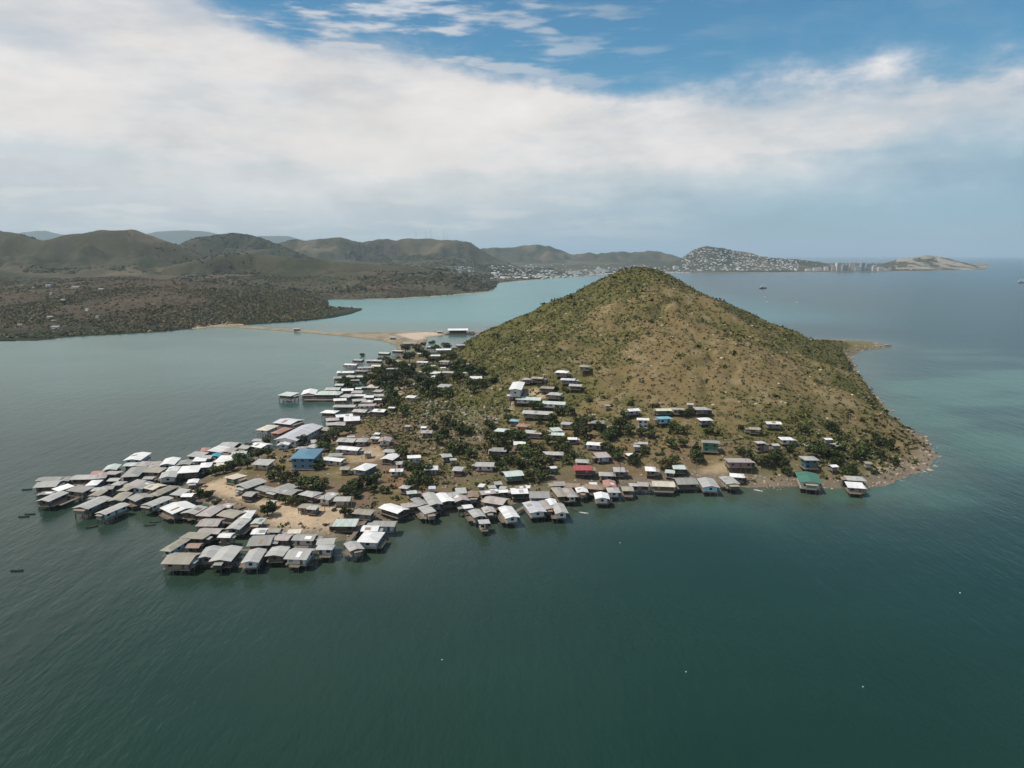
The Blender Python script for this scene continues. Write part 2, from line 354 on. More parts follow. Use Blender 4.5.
sandy = np.maximum(sandy, .7 * px_mask([(393,400),(398,385),(404,386),(401,402)], GX, GY, 0, 1.5))
sandy = np.maximum(sandy, .55 * px_mask([(690,470),(730,462),(745,472),(700,476)], GX, GY, 0))
sandy = np.maximum(sandy, .8 * px_mask([(872,468),(890,460),(905,468),(890,473),(868,476)], GX, GY, 0))
c = mixv(c, sand, np.clip(sandy * (.95 + (n3 - .5) * .3), 0, 1))
red = px_mask([(385,470),(400,474),(408,478),(402,492),(388,486)], GX, GY, 0) * .7
c = mixv(c, (.24,.13,.075), red)
shore_m = sstep(12, 2, SI) * (SI > -6) * (SC < 0)
c = mixv(c, (.20,.155,.11), shore_m * .85)
c = mixv(c, (.15,.125,.095), shore_m * sstep(.42, .58, n3) * .8)
rk = sstep(17, 5, SI) * sstep(140, 190, GX) * (GY < 560) * (SI > -8)
c = mixv(c, (.22,.175,.12), rk * .85 * sstep(.35,.6,n2 * .5 + n3 * .5))
c = mixv(c, (.17,.145,.07), sstep(270, 310, GX) * (GY > 700) * sstep(2, 8, SI) * .85)
cw = sstep(-1, 4, SC)
c = mixv(c, (.30,.245,.18), cw * .9); c = mixv(c, (.15,.13,.075), cw * sstep(.5, .62, n2) * .6)
cs = px_mask([(395,334),(425,332),(448,334),(440,338),(415,340)], GX, GY, 0, 4); c = mixv(c, (.48,.38,.29), cs * cw)
c = mixv(c, (.07,.075,.05), sstep(0, -1.5, GZ))
ny, nx = GX.shape
idx = np.arange(nx * ny).reshape(ny, nx)
q = np.stack([idx[:-1, :-1], idx[:-1, 1:], idx[1:, 1:], idx[1:, :-1]], -1).reshape(-1, 4)
keep = (GZ.ravel()[q].max(1) > -4.9); q = q[keep]
M_ground = colmat('island_soil', (.12, .55, 1.6), .36, bump=.35)
me = np_mesh('island_ground', np.stack([GX, GY, GZ], -1).reshape(-1, 3), q, True, c.reshape(-1, 3))
o = link('island_ground', me, M_ground); tag(o, kind='structure')

# ------------------------------------------------------------------ mainland
sh = np.array([(-260,345),(0,341),(30,340.5),(60,337),(120,334),(165,331),(215,326),(240,325),(290,322),(330,318),(350,314),(361,310),(364,299.5),(400,298.5),(450,295.5),(488,292),(494,289.5),(498,283.5),(520,281),(560,278),(600,275),(640,273),(690,273),(760,272.6),(820,272.2),(870,271.8),(930,270.8),(986,269.6),(990,262)])
def y2D(py): return CAMH / np.tan(np.arctan((np.asarray(py) - 384) / F) + PITCH)
layers = [  # distance, width, silhouette
 (1450, 330, [(-260,284),(0,291),(60,285),(120,282),(180,283),(240,288),(300,297),(330,303),(350,311),(358,322),(362,340)]),
 (2350, 330, [(100,285),(180,265),(230,255),(260,256),(330,262),(400,267),(455,271),(476,279),(490,291),(500,300)]),
 (2900, 560, [(-260,225),(0,234),(20,236),(45,241),(70,238),(100,234),(135,233),(155,239),(180,248),(205,258),(240,272),(300,290)]),
 (3900, 600, [(150,262),(180,247),(205,238),(235,235),(262,240),(285,248),(310,258),(380,275)]),
 (5000, 700, [(200,268),(250,247),(290,244),(325,240),(342,237),(362,243),(385,242),(400,241.5),(420,240),(450,240),(470,243),(482,251),(500,262),(540,272)]),
 (6800, 800, [(440,262),(475,251),(490,248),(520,246.5),(545,249),(570,252),(595,254),(625,252),(650,251.5),(672,256),(690,262),(720,270)]),
 (5350, 330, [(560,276),(640,268),(665,264),(680,259),(692,251),(706,247.5),(722,249),(740,253),(762,257.5),(790,260),(815,262),(835,266),(870,269),(900,273)]),
 (5650, 240, [(870,273),(882,264),(895,259),(912,256.5),(930,257),(950,260),(968,264),(985,270),(990,276)]),
]
uu = np.linspace(-1.02, .70, 900); YY = np.geomspace(840, 9000, 430)
U, V = np.meshgrid(uu, YY); MX = U * V
PXu = 512 + F * U * (cp + 0.0) # approx column for far points
PXu = 512 + F * U / (cp * 1 + 0) * (cp * cp)  # refined below
def colpx(u):   # column of a far point at x/y = u lying near the horizon row
    b = (384 - 272) / F; return 512 + F * u * (cp + b * sp)
PXu = colpx(U)
Ys = y2D(np.interp(PXu, sh[:, 0], sh[:, 1])); Ys = np.where(PXu > 988, 1e6, Ys)
MZ = np.full(U.shape, 0.0); CR = np.zeros(U.shape)
for (Yi, Wi, sil) in layers:
    sil = np.array(sil, float)
    yy = np.interp(PXu, sil[:, 0], sil[:, 1], left=sil[0, 1] if sil[0, 0] < -200 else 330, right=330)
    yy = yy + (fbm(MX, V, Yi * .09, 3, int(Yi)) - .5) * 2.2
    if Yi > 2600: yy = yy + (fbm(MX, V * .6, Yi * .045, 4, int(Yi) + 9, .6) - .5) * (13 if Yi > 5800 else 9 if Yi == 5000 else 5.5)
    zt = CAMH + (HOR - yy) / F * Yi
    Yw = Yi + (fbm(MX, V * 0, 420, 3, 77) - .5) * 260
    prof = np.exp(-(np.abs(V - Yw) / Wi) ** 1.7)
    CR = np.where(zt * prof > MZ, sstep(.90, .985, prof), CR); MZ = np.maximum(MZ, zt * prof)
e = V - Ys
spur = np.abs(fbm(MX, V, 420, 4, 91) - .5) * 2; sp2 = np.abs(fbm(MX, V, 170, 3, 95) - .5) * 2
MZ = MZ * (1 - .50 * (1 - CR) * sstep(0, .42, .42 - spur) * sstep(20, 80, MZ)) - 26 * (1 - CR) * sstep(0, .35, .35 - sp2) * sstep(30, 90, MZ)
MZ = MZ + (fbm(MX, V, 38, 3, 61) - .5) * 5 * sstep(0, 120, e) + 3
MZ = 1.0 + MZ * sstep(0, 260, e) ** .8
MZ = np.where(e < 0, np.maximum(e * .2, -6), MZ)
inlet = sstep(318, 334, PXu) * sstep(1355, 1400, V) * sstep(1700, 1600, V) * (PXu < 380)
MZ = np.where(inlet > .01, MZ * (1 - inlet) - 4 * inlet, MZ)
MZ = np.where((PXu > 300) & (PXu < 366) & (V < 1420) & (MZ > 0), MZ * (1 - .55 * sstep(300, 345, PXu)), MZ)
def fbm_c(s, sc): return fbm(MX, V, sc, 4, s)
mc = np.broadcast_to(np.array((.078,.072,.040)), U.shape + (3,)).copy()
mc = mixv(mc, (.052,.058,.028), sstep(.45, .6, fbm_c(101, 130)))
mc = mixv(mc, (.11,.095,.055), sstep(.52, .66, fbm_c(103, 260)) * .7)
mc = mixv(mc, (.21,.17,.11), sstep(.60, .70, fbm_c(107, 200)) * .5)
mc = mixv(mc, (.022,.034,.016), sstep(70, 25, e) * (V < 1400) + 0.0)
mc = mixv(mc, (.038,.046,.022), sstep(1150, 900, V) * .8)
mc = mixv(mc, (.125,.092,.06), sstep(.40, .58, fbm_c(119, 300)) * (V < 2200) * sstep(60, 150, e) * .8)
mc = mc * (.76 - .14 * sstep(1750, 1600, V))[..., None]
mc = mixv(mc, (.33,.27,.19), sstep(28, 4, e) * (V > 1500) * .9)
mc = mixv(mc, (.36,.28,.19), sstep(60, 10, e) * (np.abs(PXu - 214) < 26) * (V < 1300))
mc = mixv(mc, (.42,.37,.28), ((PXu > 895) & (V > 5000)) * .6 * sstep(.42, .55, fbm_c(109, 90)))
ny, nx = U.shape; idx = np.arange(nx * ny).reshape(ny, nx)
q = np.stack([idx[:-1, :-1], idx[:-1, 1:], idx[1:, 1:], idx[1:, :-1]], -1).reshape(-1, 4)
keep = MZ.ravel()[q].max(1) > -5.9; q = q[keep]
M_main = colmat('mainland_soil', (.012, .05, .2), .42, bump=1.2)
me = np_mesh('mainland_hills', np.stack([MX, V, MZ], -1).reshape(-1, 3), q, True, mc.reshape(-1, 3))
tag(link('mainland_hills', me, M_main), kind='structure')
lY0, dlY = math.log(840), math.log(9000 / 840) / 429; du = uu[1] - uu[0]
def mh(x, y):
    i = np.clip((x / y - uu[0]) / du, 0, 898.9); j = np.clip((np.log(y) - lY0) / dlY, 0, 428.9)
    a = np.asarray(i).astype(int); b = np.asarray(j).astype(int); f = i - a; g = j - b
    return (MZ[b, a] * (1-f) + MZ[b, a+1] * f) * (1-g) + (MZ[b+1, a] * (1-f) + MZ[b+1, a+1] * f) * g
def mcast(px, py, Y0=860, Y1=8500):
    dx, dy, dz = ray(px, py); Y = np.geomspace(Y0, Y1, 3000); t = Y / dy; x = dx * t; z = CAMH + dz * t
    h = mh(x, Y); k = np.nonzero((z <= h) & (h > .5))[0]
    if len(k) == 0: return None
    k = k[0]; return float(x[k]), float(Y[k]), float(h[k])
# far blue mountains
us = np.linspace(-1.0, .1, 260); rows = np.linspace(-1, 1, 15)
sil = np.array([(-300,236),(-100,230),(0,238),(28,232),(50,231),(75,236),(100,240),(135,236),(160,231.5),(190,230),(212,232),(240,239),(262,236),(290,235.5),(310,241),(345,245),(420,250),(480,257),(520,262)], float)
UU, RR = np.meshgrid(us, rows); Yf = 14000
yy = np.interp(colpx(UU), sil[:, 0], sil[:, 1]) + (fbm(UU * 40, RR * 2, 1, 4, 5) - .5) * 2
Z = (CAMH + (HOR - yy) / F * Yf) * np.exp(-(np.abs(RR) * 1.6) ** 2) - 20
ny, nx = UU.shape; idx = np.arange(nx * ny).reshape(ny, nx)
q = np.stack([idx[:-1, :-1], idx[:-1, 1:], idx[1:, 1:], idx[1:, :-1]], -1).reshape(-1, 4)
tag(link('distant_mountains', np_mesh('distant_mountains', np.stack([UU * (Yf + RR * 1800), Yf + RR * 1800, Z], -1).reshape(-1, 3), q, True), simple('mountain_forest', (.05,.06,.04), 1)), kind='structure')

# ------------------------------------------------------------------ sea
def axis(lo, hi, fine_lo, fine_hi, step):
    a = list(np.arange(fine_lo, fine_hi + step, step)); s = step
    while a[-1] < hi: s *= 1.35; a.append(min(a[-1] + s, hi))
    s = step
    while a[0] > lo: s *= 1.35; a.insert(0, max(a[0] - s, lo))
    return np.array(a)
wx = axis(-60000, 60000, -800, 900, 9.0); wy = axis(-3000, 70000, 60, 1500, 9.0)
WX, WY = np.meshgrid(wx, wy)
near = (np.abs(WX) < 1500) & (WY < 2500)
sdi = np.where(near, np.maximum(sdist(isl, WX, WY), sdist(cwy, WX, WY)), -900)
d = -sdi
nz = fbm(WX, WY, 60, 4, 201); nz2 = fbm(WX, WY * 2.2, 110, 4, 203)
deep = np.array((.0068,.030,.0200)); wc = np.broadcast_to(deep, WX.shape + (3,)).copy()
shal = np.exp(-np.clip(d, 0, 900) / 22.0) * (.7 + nz)
wc = mixv(wc, (.075,.095,.068), np.clip(shal, 0, .85))
rt = sstep(200, 300, WX) * sstep(900, 520, WY) * sstep(300, 340, WY) * sstep(620, 430, WX)   # shelf east of the island
wc = mixv(wc, (.080,.165,.115), np.clip(rt * sstep(.42, .60, nz2) * .9, 0, 1))
wc = mixv(wc, (.065,.105,.075), rt * .55)
fr = np.exp(-((WX - 135) / 90) ** 2 - ((WY - 285) / 28) ** 2); wc = mixv(wc, (.055,.115,.085), fr * .8 * (1 - sstep(.5, .62, nz) * .9))
lf = sstep(100, -120, WX) * sstep(330, 700, WY); wc = mixv(wc, (.075,.150,.125), lf * .85)
bay = sstep(1000, 1150, WY) * sstep(4200, 3300, WY) * sstep(700, 200, WX); wc = mixv(wc, (.040,.20,.20), bay * .85)
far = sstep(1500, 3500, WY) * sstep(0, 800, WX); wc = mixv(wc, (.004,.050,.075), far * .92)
wc = wc * (1 + .35 * (nz2[..., None] - .5))
ny, nx = WX.shape; idx = np.arange(nx * ny).reshape(ny, nx)
q = np.stack([idx[:-1, :-1], idx[:-1, 1:], idx[1:, 1:], idx[1:, :-1]], -1).reshape(-1, 4)
m, nt, b = newmat('sea_water')
at = nt.nodes.new('ShaderNodeVertexColor'); at.layer_name = 'Col'
p = pos(nt)
mp = N(nt, 'ShaderNodeMapping'); mp.inputs['Rotation'].default_value = (0, 0, R(32)); mp.inputs['Scale'].default_value = (1, .33, 1); L(nt, p, mp.inputs[0])
w1 = noise_n(nt, mp.outputs[0], .55, 3, .6); w2 = noise_n(nt, mp.outputs[0], .13, 4, .6); w3 = noise_n(nt, p, .012, 4, .55)
mp2 = N(nt, 'ShaderNodeMapping'); mp2.inputs['Scale'].default_value = (.35, 1, 1); L(nt, p, mp2.inputs[0]); w4 = noise_n(nt, mp2.outputs[0], .03, 4, .6)
hs = N(nt, 'ShaderNodeHueSaturation'); L(nt, at.outputs['Color'], hs.inputs['Color'])
L(nt, math_n(nt, 'ADD', .72, math_n(nt, 'MULTIPLY', math_n(nt, 'ADD', w4, w3), .28)), hs.inputs['Value'])
L(nt, hs.outputs[0], b.inputs['Base Color'])
hh = math_n(nt, 'ADD', math_n(nt, 'MULTIPLY', w1, .42), math_n(nt, 'MULTIPLY', w2, 1.1))
hh = math_n(nt, 'MULTIPLY', hh, math_n(nt, 'ADD', .45, math_n(nt, 'MULTIPLY', w4, 1.1)))
bp = N(nt, 'ShaderNodeBump'); bp.inputs['Strength'].default_value = 1; bp.inputs['Distance'].default_value = .42; L(nt, hh, bp.inputs['Height']); L(nt, bp.outputs[0], b.inputs['Normal'])
b.inputs['Roughness'].default_value = .22; b.inputs['IOR'].default_value = 1.333; b.inputs['Specular IOR Level'].default_value = .38
tag(link('sea', np_mesh('sea', np.stack([WX, WY, WX * 0], -1).reshape(-1, 3), q, True, wc.reshape(-1, 3)), m), kind='structure')

# ------------------------------------------------------------------ haze
m, nt, b = newmat('haze_air'); nt.nodes.remove(b)
v = N(nt, 'ShaderNodeVolumePrincipled'); v.inputs['Color'].default_value = (.70, .87, 1.0, 1); v.inputs['Density'].default_value = 4.6e-5; v.inputs['Anisotropy'].default_value = .1
L(nt, v.outputs[0], nt.nodes['Material Output'].inputs['Volume'])
hz = MB().box(-61000, 61000, -3100, 71000, -8, 720).build('haze', m); tag(hz, kind='stuff')

# ------------------------------------------------------------------ foliage meshes
def quads_from(cent, size, up=.3, seed=1, flat=.9):
    r = np.random.default_rng(seed); n = len(cent)
    a = r.normal(size=(n, 3)); a[:, 2] *= .6; a /= np.linalg.norm(a, axis=1)[:, None]
    bb = r.normal(size=(n, 3)); bb -= (bb * a).sum(1)[:, None] * a; bb /= np.linalg.norm(bb, axis=1)[:, None]
    s = (size * r.uniform(.6, 1.3, n))[:, None]
    v = np.stack([cent - a*s - bb*s*flat*.6, cent + a*s*.8 - bb*s*flat, cent + a*s + bb*s*flat*.7, cent - a*s*.7 + bb*s*flat], 1).reshape(-1, 3)
    return v, np.arange(4 * n).reshape(n, 4)
def crown_mesh(k, kind):
    r = np.random.default_rng(k * 13 + 5); cs = []
    nb = {'round': 9, 'flat': 9, 'palm': 0, 'bush': 6}[kind]
    for i in range(nb):
        a = r.uniform(0, 6.28); rr = r.uniform(.15, .62); z = {'round': r.uniform(.45, 1.25), 'flat': r.uniform(.75, 1.05), 'bush': r.uniform(.15, .55)}[kind]
        c0 = np.array((rr * math.cos(a), rr * math.sin(a), z)); rad = r.uniform(.26, .46); m_ = 75
        p_ = r.normal(size=(m_, 3)); p_ /= np.linalg.norm(p_, axis=1)[:, None]; p_ *= (r.uniform(.35, 1, m_) ** .5)[:, None] * rad; p_[:, 2] *= .8
        cs.append(c0 + p_)
    cs = np.concatenate(cs); v, f = quads_from(cs, np.full(len(cs), .085), seed=k)
    return np_mesh('crown', v, f)
def trunk_mesh(k, kind):
    r = random.Random(k); mb = MB(); h = {'round': .85, 'flat': .95, 'bush': .35}[kind]
    top = (r.uniform(-.08, .08), r.uniform(-.08, .08), h * .6)
    mb.tube((0, 0, -.5), top, .07, .05)
    for i in range(4):
        a = i * 1.57 + r.random(); mb.tube(top, (math.cos(a) * .4, math.sin(a) * .4, h * r.uniform(.85, 1.15)), .04, .015, 5)
    return mb.me('trunk', M_bark)
CROWNS = {}
for kind in ('round', 'flat', 'bush'):
    for k in range(3):
        for mname, mm in (('d', M_leaf), ('o', M_leaf2)):
            if mname == 'o' and k > 0: continue
            c_ = crown_mesh(k + ord(kind[0]), kind); c_.materials.append(mm); CROWNS.setdefault((kind, mname), []).append((c_, trunk_mesh(k, kind)))

# ------------------------------------------------------------------ houses
HOUSES = []; FOOT = []
stilt_me = MB().tube((0, 0, 0), (0, 0, 1), .13, .11, 6).me('stilt', M_darkwood)
stilt_pale = MB().tube((0, 0, 0), (0, 0, 1), .13, .11, 6).me('stilt', M_wood)
win_me = MB().box(-.5, .5, -.04, .04, -.5, .5).me('window', M_glass)
door_me = MB().box(-.45, .45, -.04, .04, 0, 1.9).me('door', simple('door_wood', (.12,.08,.06)))
shut_me = MB().box(-.5, .5, -.05, .05, -.5, .5).me('window', simple('louvre', (.25,.25,.25), .4))
def house(roof, wall, zone, FLp, FRp, BLp, storeys=1, style=None, note='', maxl=24, wh=2.0, fl=None, name='stilt_house', small=False):
    cx, cy = (FRp[0] + BLp[0]) / 2, (FRp[1] + BLp[1]) / 2
    gx_, gy_, gz_ = cast(cx, cy + 6)
    over = gz_ < .4
    floor = fl if fl is not None else (2.2 if over else .7)
    eave = max(gz_, 0) + floor + wh * storeys
    for it in range(3):
        P1 = np.array(on_plane(*FLp, eave)); P2 = np.array(on_plane(*FRp, eave)); P3 = np.array(on_plane(*BLp, eave))
        C0 = (P2 + P3) / 2; g = float(max(hgt(C0[0], C0[1]), 0)); over = g < .4
        floor = fl if fl is not None else (2.2 if over else .7)
        eave = g + floor + wh * storeys
    e1 = P2 - P1; e2 = P3 - P1
    l1, l2 = np.linalg.norm(e1), np.linalg.norm(e2)
    ax_, ln = (e1, l1) if l1 > l2 * .8 else (e2, l2)
    sh_ = abs(e1[0] * e2[1] - e1[1] * e2[0]) / ln
    ln = min(max(ln, 4), maxl); sh_ = min(max(sh_, 3.6), 12.5)
    ln = max(ln - .35, 3.6); sh_ = max(sh_ - .35, 3.2)
    rot = math.atan2(ax_[1], ax_[0])
    if math.cos(rot) < 0: rot += math.pi
    _make(roof, wall, zone, C0[0], C0[1], rot, ln, sh_, g, floor, storeys, wh, over, style, note, name, cx, cy, small)
def hc(roof, wall, zone, cx, cy, wpx, dm=6.0, rot=None, storeys=1, note='', fl=None, wh=2.0, style=None, name='stilt_house'):
    x, y, g = cast(cx, cy + 3)
    for it in range(4):
        floor = fl if fl is not None else (2.1 if g < .4 else .8)
        ev = g + floor + wh * storeys + .4
        # walk along the ray until the roof of a house standing on the ground meets it
        dx, dy, dz = ray(cx, cy); Y = np.arange(195, 1080, .5); t = Y / dy; X = dx * t; Zr = CAMH + dz * t
        hh_ = np.maximum(hgt(X, Y), 0) + floor + wh * storeys + .4; k = np.nonzero(Zr <= hh_)[0]
        k = k[0] if len(k) else len(Y) - 1
        x, y = float(X[k]), float(Y[k]); g = float(max(hgt(x, y), 0))
    ln = .94 * wpx * math.hypot(y * cp + 17, 0) / F
    rr = random.Random(int(cx * 7 + cy * 13)); rot = R(rot) if rot is not None else R(rr.uniform(-20, 20))
    dm = min(dm, max(3.2, ln * .95)) if wpx < 9 else dm
    _make(roof, wall, zone, x, y, rot, ln, dm, g, floor, storeys, wh, g < .4, style, note, name, cx, cy, wpx < 7.5)
COLW = dict(white='white', grey='grey', light='pale grey', tan='tan', pink='pinkish', blue='bright blue', green='dark green', red='red', lilac='pale lilac', rust='rusty brown', mint='pale green', teal='teal', cream='cream', orange='orange', sky='light blue', brown='brown')
def _make(roof, wall, zone, x, y, rot, ln, sh_, g, floor, storeys, wh, over, style, note, name, cx, cy, small):
    r = random.Random(int(x * 31 + y * 17))
    # ground under the footprint
    ca, sa = math.cos(rot), math.sin(rot)
    def wp(a, b): return x + a * ca - b * sa, y + a * sa + b * ca
    gs = [float(max(hgt(*wp(a, b)), -2)) for a in (-ln/2, 0, ln/2) for b in (-sh_/2, 0, sh_/2)]
    gm = max(max(gs), 0) if not over else 0
    zf = max(g + floor, gm + .35)
    root = empty(name, (x, y, max(g, 0)), rot); z0 = zf - max(g, 0)
    H = wh * storeys; zt = z0 + H; hl, hs_ = ln / 2, sh_ / 2
    style = style or r.choice(['gable', 'gable', 'gable', 'skillion', 'hip'])
    oh = .5 if not small else .3
    rise = sh_ * r.uniform(.07, .13)
    i_ = .3 if small else .45
    if style == 'skillion':
        s0, s1 = (0, rise * .9) if r.random() < .75 else (rise * .6, 0)
        wallp = [(-hs_+i_, z0), (hs_-i_, z0), (hs_-i_, zt + s1), (-hs_+i_, zt + s0)]
        roofp = [(-hs_-oh, zt + s0 - .02), (hs_+oh, zt + s1 - .02), (hs_+oh, zt + s1 + .10), (-hs_-oh, zt + s0 + .10)]
    else:
        wallp = [(-hs_+i_, z0), (hs_-i_, z0), (hs_-i_, zt), (0, zt + rise * .97), (-hs_+i_, zt)]
        t_ = .1; dr = rise * oh / hs_
        roofp = [(-hs_-oh, zt - dr), (0, zt + rise), (hs_+oh, zt - dr), (hs_+oh, zt - dr + t_), (0, zt + rise + t_), (-hs_-oh, zt - dr + t_)]
    if style == 'hip':
        wallp = [(-hs_+i_, z0), (hs_-i_, z0), (hs_-i_, zt), (-hs_+i_, zt)]
        mb = MB(); a, b2 = hl + oh, hs_ + oh; zz = zt - .02; k = hl - hs_ * .7 if hl > hs_ else 0.3
        for dz in (0, .1):
            mb.v += [(-a,-b2,zz+dz),(a,-b2,zz+dz),(a,b2,zz+dz),(-a,b2,zz+dz),(-k,0,zz+dz+rise+.25),(k,0,zz+dz+rise+.25)]
        mb.f += [(6,7,11,10),(7,8,11),(8,9,10,11),(9,6,10),(1,0,4,5),(2,1,5),(3,2,5,4),(0,3,4),(0,1,7,6),(1,2,8,7),(2,3,9,8),(3,0,6,9)]
        rf = mb.build('roof', ROOF[roof], root)
    else:
        rf = MB().prism_x(roofp, -hl - oh, hl + oh).build('roof', ROOF[roof], root)
    if not small and r.random() < .35 and roof not in ('blue', 'red', 'green', 'sky'):   # a patched sheet lying on the roof
        pz = (zt + rise * .5) if style != 'skillion' else None
        if style == 'gable':
            a0 = r.uniform(-hl * .7, hl * .2); f1 = .85; f0 = .15
            mb = MB(); yy0, yy1 = -hs_ * f1, -hs_ * f0; za, zb = zt + rise * (1 - f1) + .125, zt + rise * (1 - f0) + .125
            mb.prism_x([(yy0, za), (yy1, zb), (yy1, zb + .05), (yy0, za + .05)], a0, a0 + r.uniform(1.2, 2.6)).build('roof_patch', ROOF[r.choice(['white', 'rust', 'light', 'grey'])], rf)
    wl = MB().prism_x(wallp, -hl + i_, hl - i_).build('wall', WALL[wall], root)
    if style == 'open': pass
    if not small:
        MB().box(-hl - .15, hl + .15, -hs_ - .15, hs_ + .15, z0 - .28, z0 - .003).build('floor', M_wood, root)
        # windows and a door on the two sides that face out
        def put(me_, a, b, zc, along_x, sx_=1, sz_=1):
            ob = link(me_.name.split('.')[0], me_, None, wl); ob.location = (a, b, zc); ob.scale = (sx_, 1, sz_)
            if not along_x: ob.rotation_euler = (0, 0, math.pi / 2)
        front_b = -hs_ + i_ - .03
        for s in range(storeys):
            zc = z0 + wh * s + wh * .55
            nw = max(2, int(ln / 3.0)); dslot = r.randrange(nw) if s == 0 else -1
            for i in range(nw):
                a = -hl + (i + .5) * ln / nw
                if i == dslot: put(door_me, a, front_b, z0 + .05, True)
                else: put(win_me if r.random() < .8 else shut_me, a, front_b, zc, True, 1.25, .95)
            nw = max(1, int(sh_ / 3.4)); side = hl - i_ + .03
            for i in range(nw):
                b_ = -hs_ + (i + .5) * sh_ / nw
                put(win_me, -side, b_, zc, False, 1.1, .9); put(win_me, side, b_, zc, False, 1.1, .9)
    # a lean-to with its own low roof against one long or short side
    if not small and r.random() < .55:
        sgn = r.choice((-1, 1)); lw = r.uniform(1.4, 2.6); a0 = -hs_ * r.uniform(.4, .9); a1 = hs_ * r.uniform(.2, .9)
        x0_, x1_ = (hl - i_ + .01, hl - i_ + lw) if sgn > 0 else (-hl + i_ - lw, -hl + i_ - .01)
        lt = MB().box(x0_, x1_, a0, a1, z0 + .01, z0 + H * .72).build('lean_to', WALL[r.choice(['brown', 'grey', 'dark', 'tan'])], root)
        zt_ = z0 + H * .72
        mb = MB(); n_ = 0; xa, xb = x0_ - (.35 if sgn < 0 else 0), x1_ + (.35 if sgn > 0 else 0); za, zb = (zt_ + .35, zt_ + .03) if sgn > 0 else (zt_ + .03, zt_ + .35)
        mb.v += [(xa, a0-.3, za), (xb, a0-.3, zb), (xb, a1+.3, zb), (xa, a1+.3, za), (xa, a0-.3, za+.08), (xb, a0-.3, zb+.08), (xb, a1+.3, zb+.08), (xa, a1+.3, za+.08)]
        mb.f += [(3,2,1,0),(4,5,6,7),(0,1,5,4),(1,2,6,5),(2,3,7,6),(3,0,4,7)]
        mb.build('roof', ROOF[r.choice(['grey', 'rust', 'light', 'brown', 'tan'])], lt)
        for q_ in (a0 + .2, a1 - .2):
            xx = x1_ - .15 if sgn > 0 else x0_ + .15; gz = float(hgt(*wp(xx, q_))); bot = max(gz, -2.5) - .4 - max(g, 0)
            s_ = link('stilt', stilt_me, None, lt); s_.location = (xx, q_, bot); s_.scale = (1, 1, max(.3, z0 - bot))
    # posts
    na = max(2, int(ln / 2.6) + 1) if not small else 2; nb_ = 3 if sh_ > 5.5 and not small else 2
    for i in range(na):
        for j in range(nb_):
            a = -hl + .3 + (ln - .6) * i / (na - 1); b_ = -hs_ + .3 + (sh_ - .6) * j / (nb_ - 1)
            gz = float(hgt(*wp(a, b_))); bot = max(gz, -2.5) - .4 - max(g, 0); top = z0 - .02 if small else z0 - .26
            if top - bot < .3: continue
            s_ = link('stilt', stilt_me if r.random() < .6 else stilt_pale, None, root); s_.location = (a, b_, bot); s_.scale = (1, 1, top - bot)
            s_.rotation_euler = (r.uniform(-.02, .02), r.uniform(-.02, .02), 0)
    if over and not small and r.random() < .6:      # open porch on the water side
        w_ = 1.7; a0, a1 = -hl * r.uniform(.5, 1), hl * r.uniform(.4, 1)
        pd = MB().box(a0, a1, -hs_ - w_, -hs_ - .16, z0 - .24, z0 - .06).build('porch', M_wood, root)
        rl = MB(); 
        for a in np.linspace(a0 + .1, a1 - .1, 5): rl.tube((a, -hs_ - w_ + .1, z0 - .06), (a, -hs_ - w_ + .1, z0 + .85), .05, .05, 4)
        rl.tube((a0, -hs_ - w_ + .1, z0 + .85), (a1, -hs_ - w_ + .1, z0 + .85), .05, .05, 4); rl.build('railing', M_wood, pd)
        for a in (a0 + .2, a1 - .2):
            s_ = link('stilt', stilt_me, None, root); s_.location = (a, -hs_ - w_ + .2, -2.8); s_.scale = (1, 1, z0 - .24 + 2.8)
    HOUSES.append(dict(o=root, roof=roof, wall=wall, zone=zone, cx=cx, cy=cy, note=note, ln=ln))
    FOOT.append((x, y, rot, hl + .6, hs_ + .6))

Q = lambda zone, roof, wall, a, b, c, **k: house(roof, wall, zone, a, b, c, **k)
T = 'front row over water at west tip'
Q(T,'light','brown',(37.1,500.8),(47.8,501.8),(57.1,492)); Q(T,'light','grey',(73.7,507.6),(87.4,509.2),(98,496.9)); Q(T,'light','white',(95.2,513.5),(106,514.2),(119,503.6))
Q(T,'light','white',(143,504.5),(150.8,507),(164,496.2)); Q(T,'white','grey',(162,508.6),(174.4,514.6),(184,500.6)); Q(T,'grey','brown',(128.3,498),(136,501.5),(145,493.2)); Q(T,'tan','brown',(110.7,499.6),(119.5,502.5),(121.5,491.8))
Q(T,'light','brown',(182,512.7),(194,514.6),(194,506)); Q(T,'pink','brown',(198,514.6),(208.6,517.5),(214,505)); Q(T,'tan','tan',(219,515.6),(235,518.5),(229,509))
T = 'middle rows of the west tip'
Q(T,'grey','brown',(40,494.4),(52,494),(45.4,491.5)); Q(T,'white','white',(54.2,489.6),(60.5,492),(65.9,484.7)); Q(T,'light','brown',(34.2,487.6),(56,486.5),(42.5,481.3))
Q(T,'grey','tan',(69,491),(85,492.8),(76,486.3)); Q(T,'light','tan',(88,491.5),(104,490.3),(97,487.8)); Q(T,'tan','tan',(88.5,496),(98,496),(98,490.5)); Q(T,'white','grey',(86,485.5),(96,485.3),(92.5,480.5))
Q(T,'pink','white',(124.4,486.9),(132,487.8),(138,480)); Q(T,'grey','white',(131,488.4),(141,489.2),(144,482.2)); Q(T,'cream','cream',(144,487.9),(152.7,489.8),(158,483.6)); Q(T,'tan','green',(149,495),(158,496),(170,485.5))
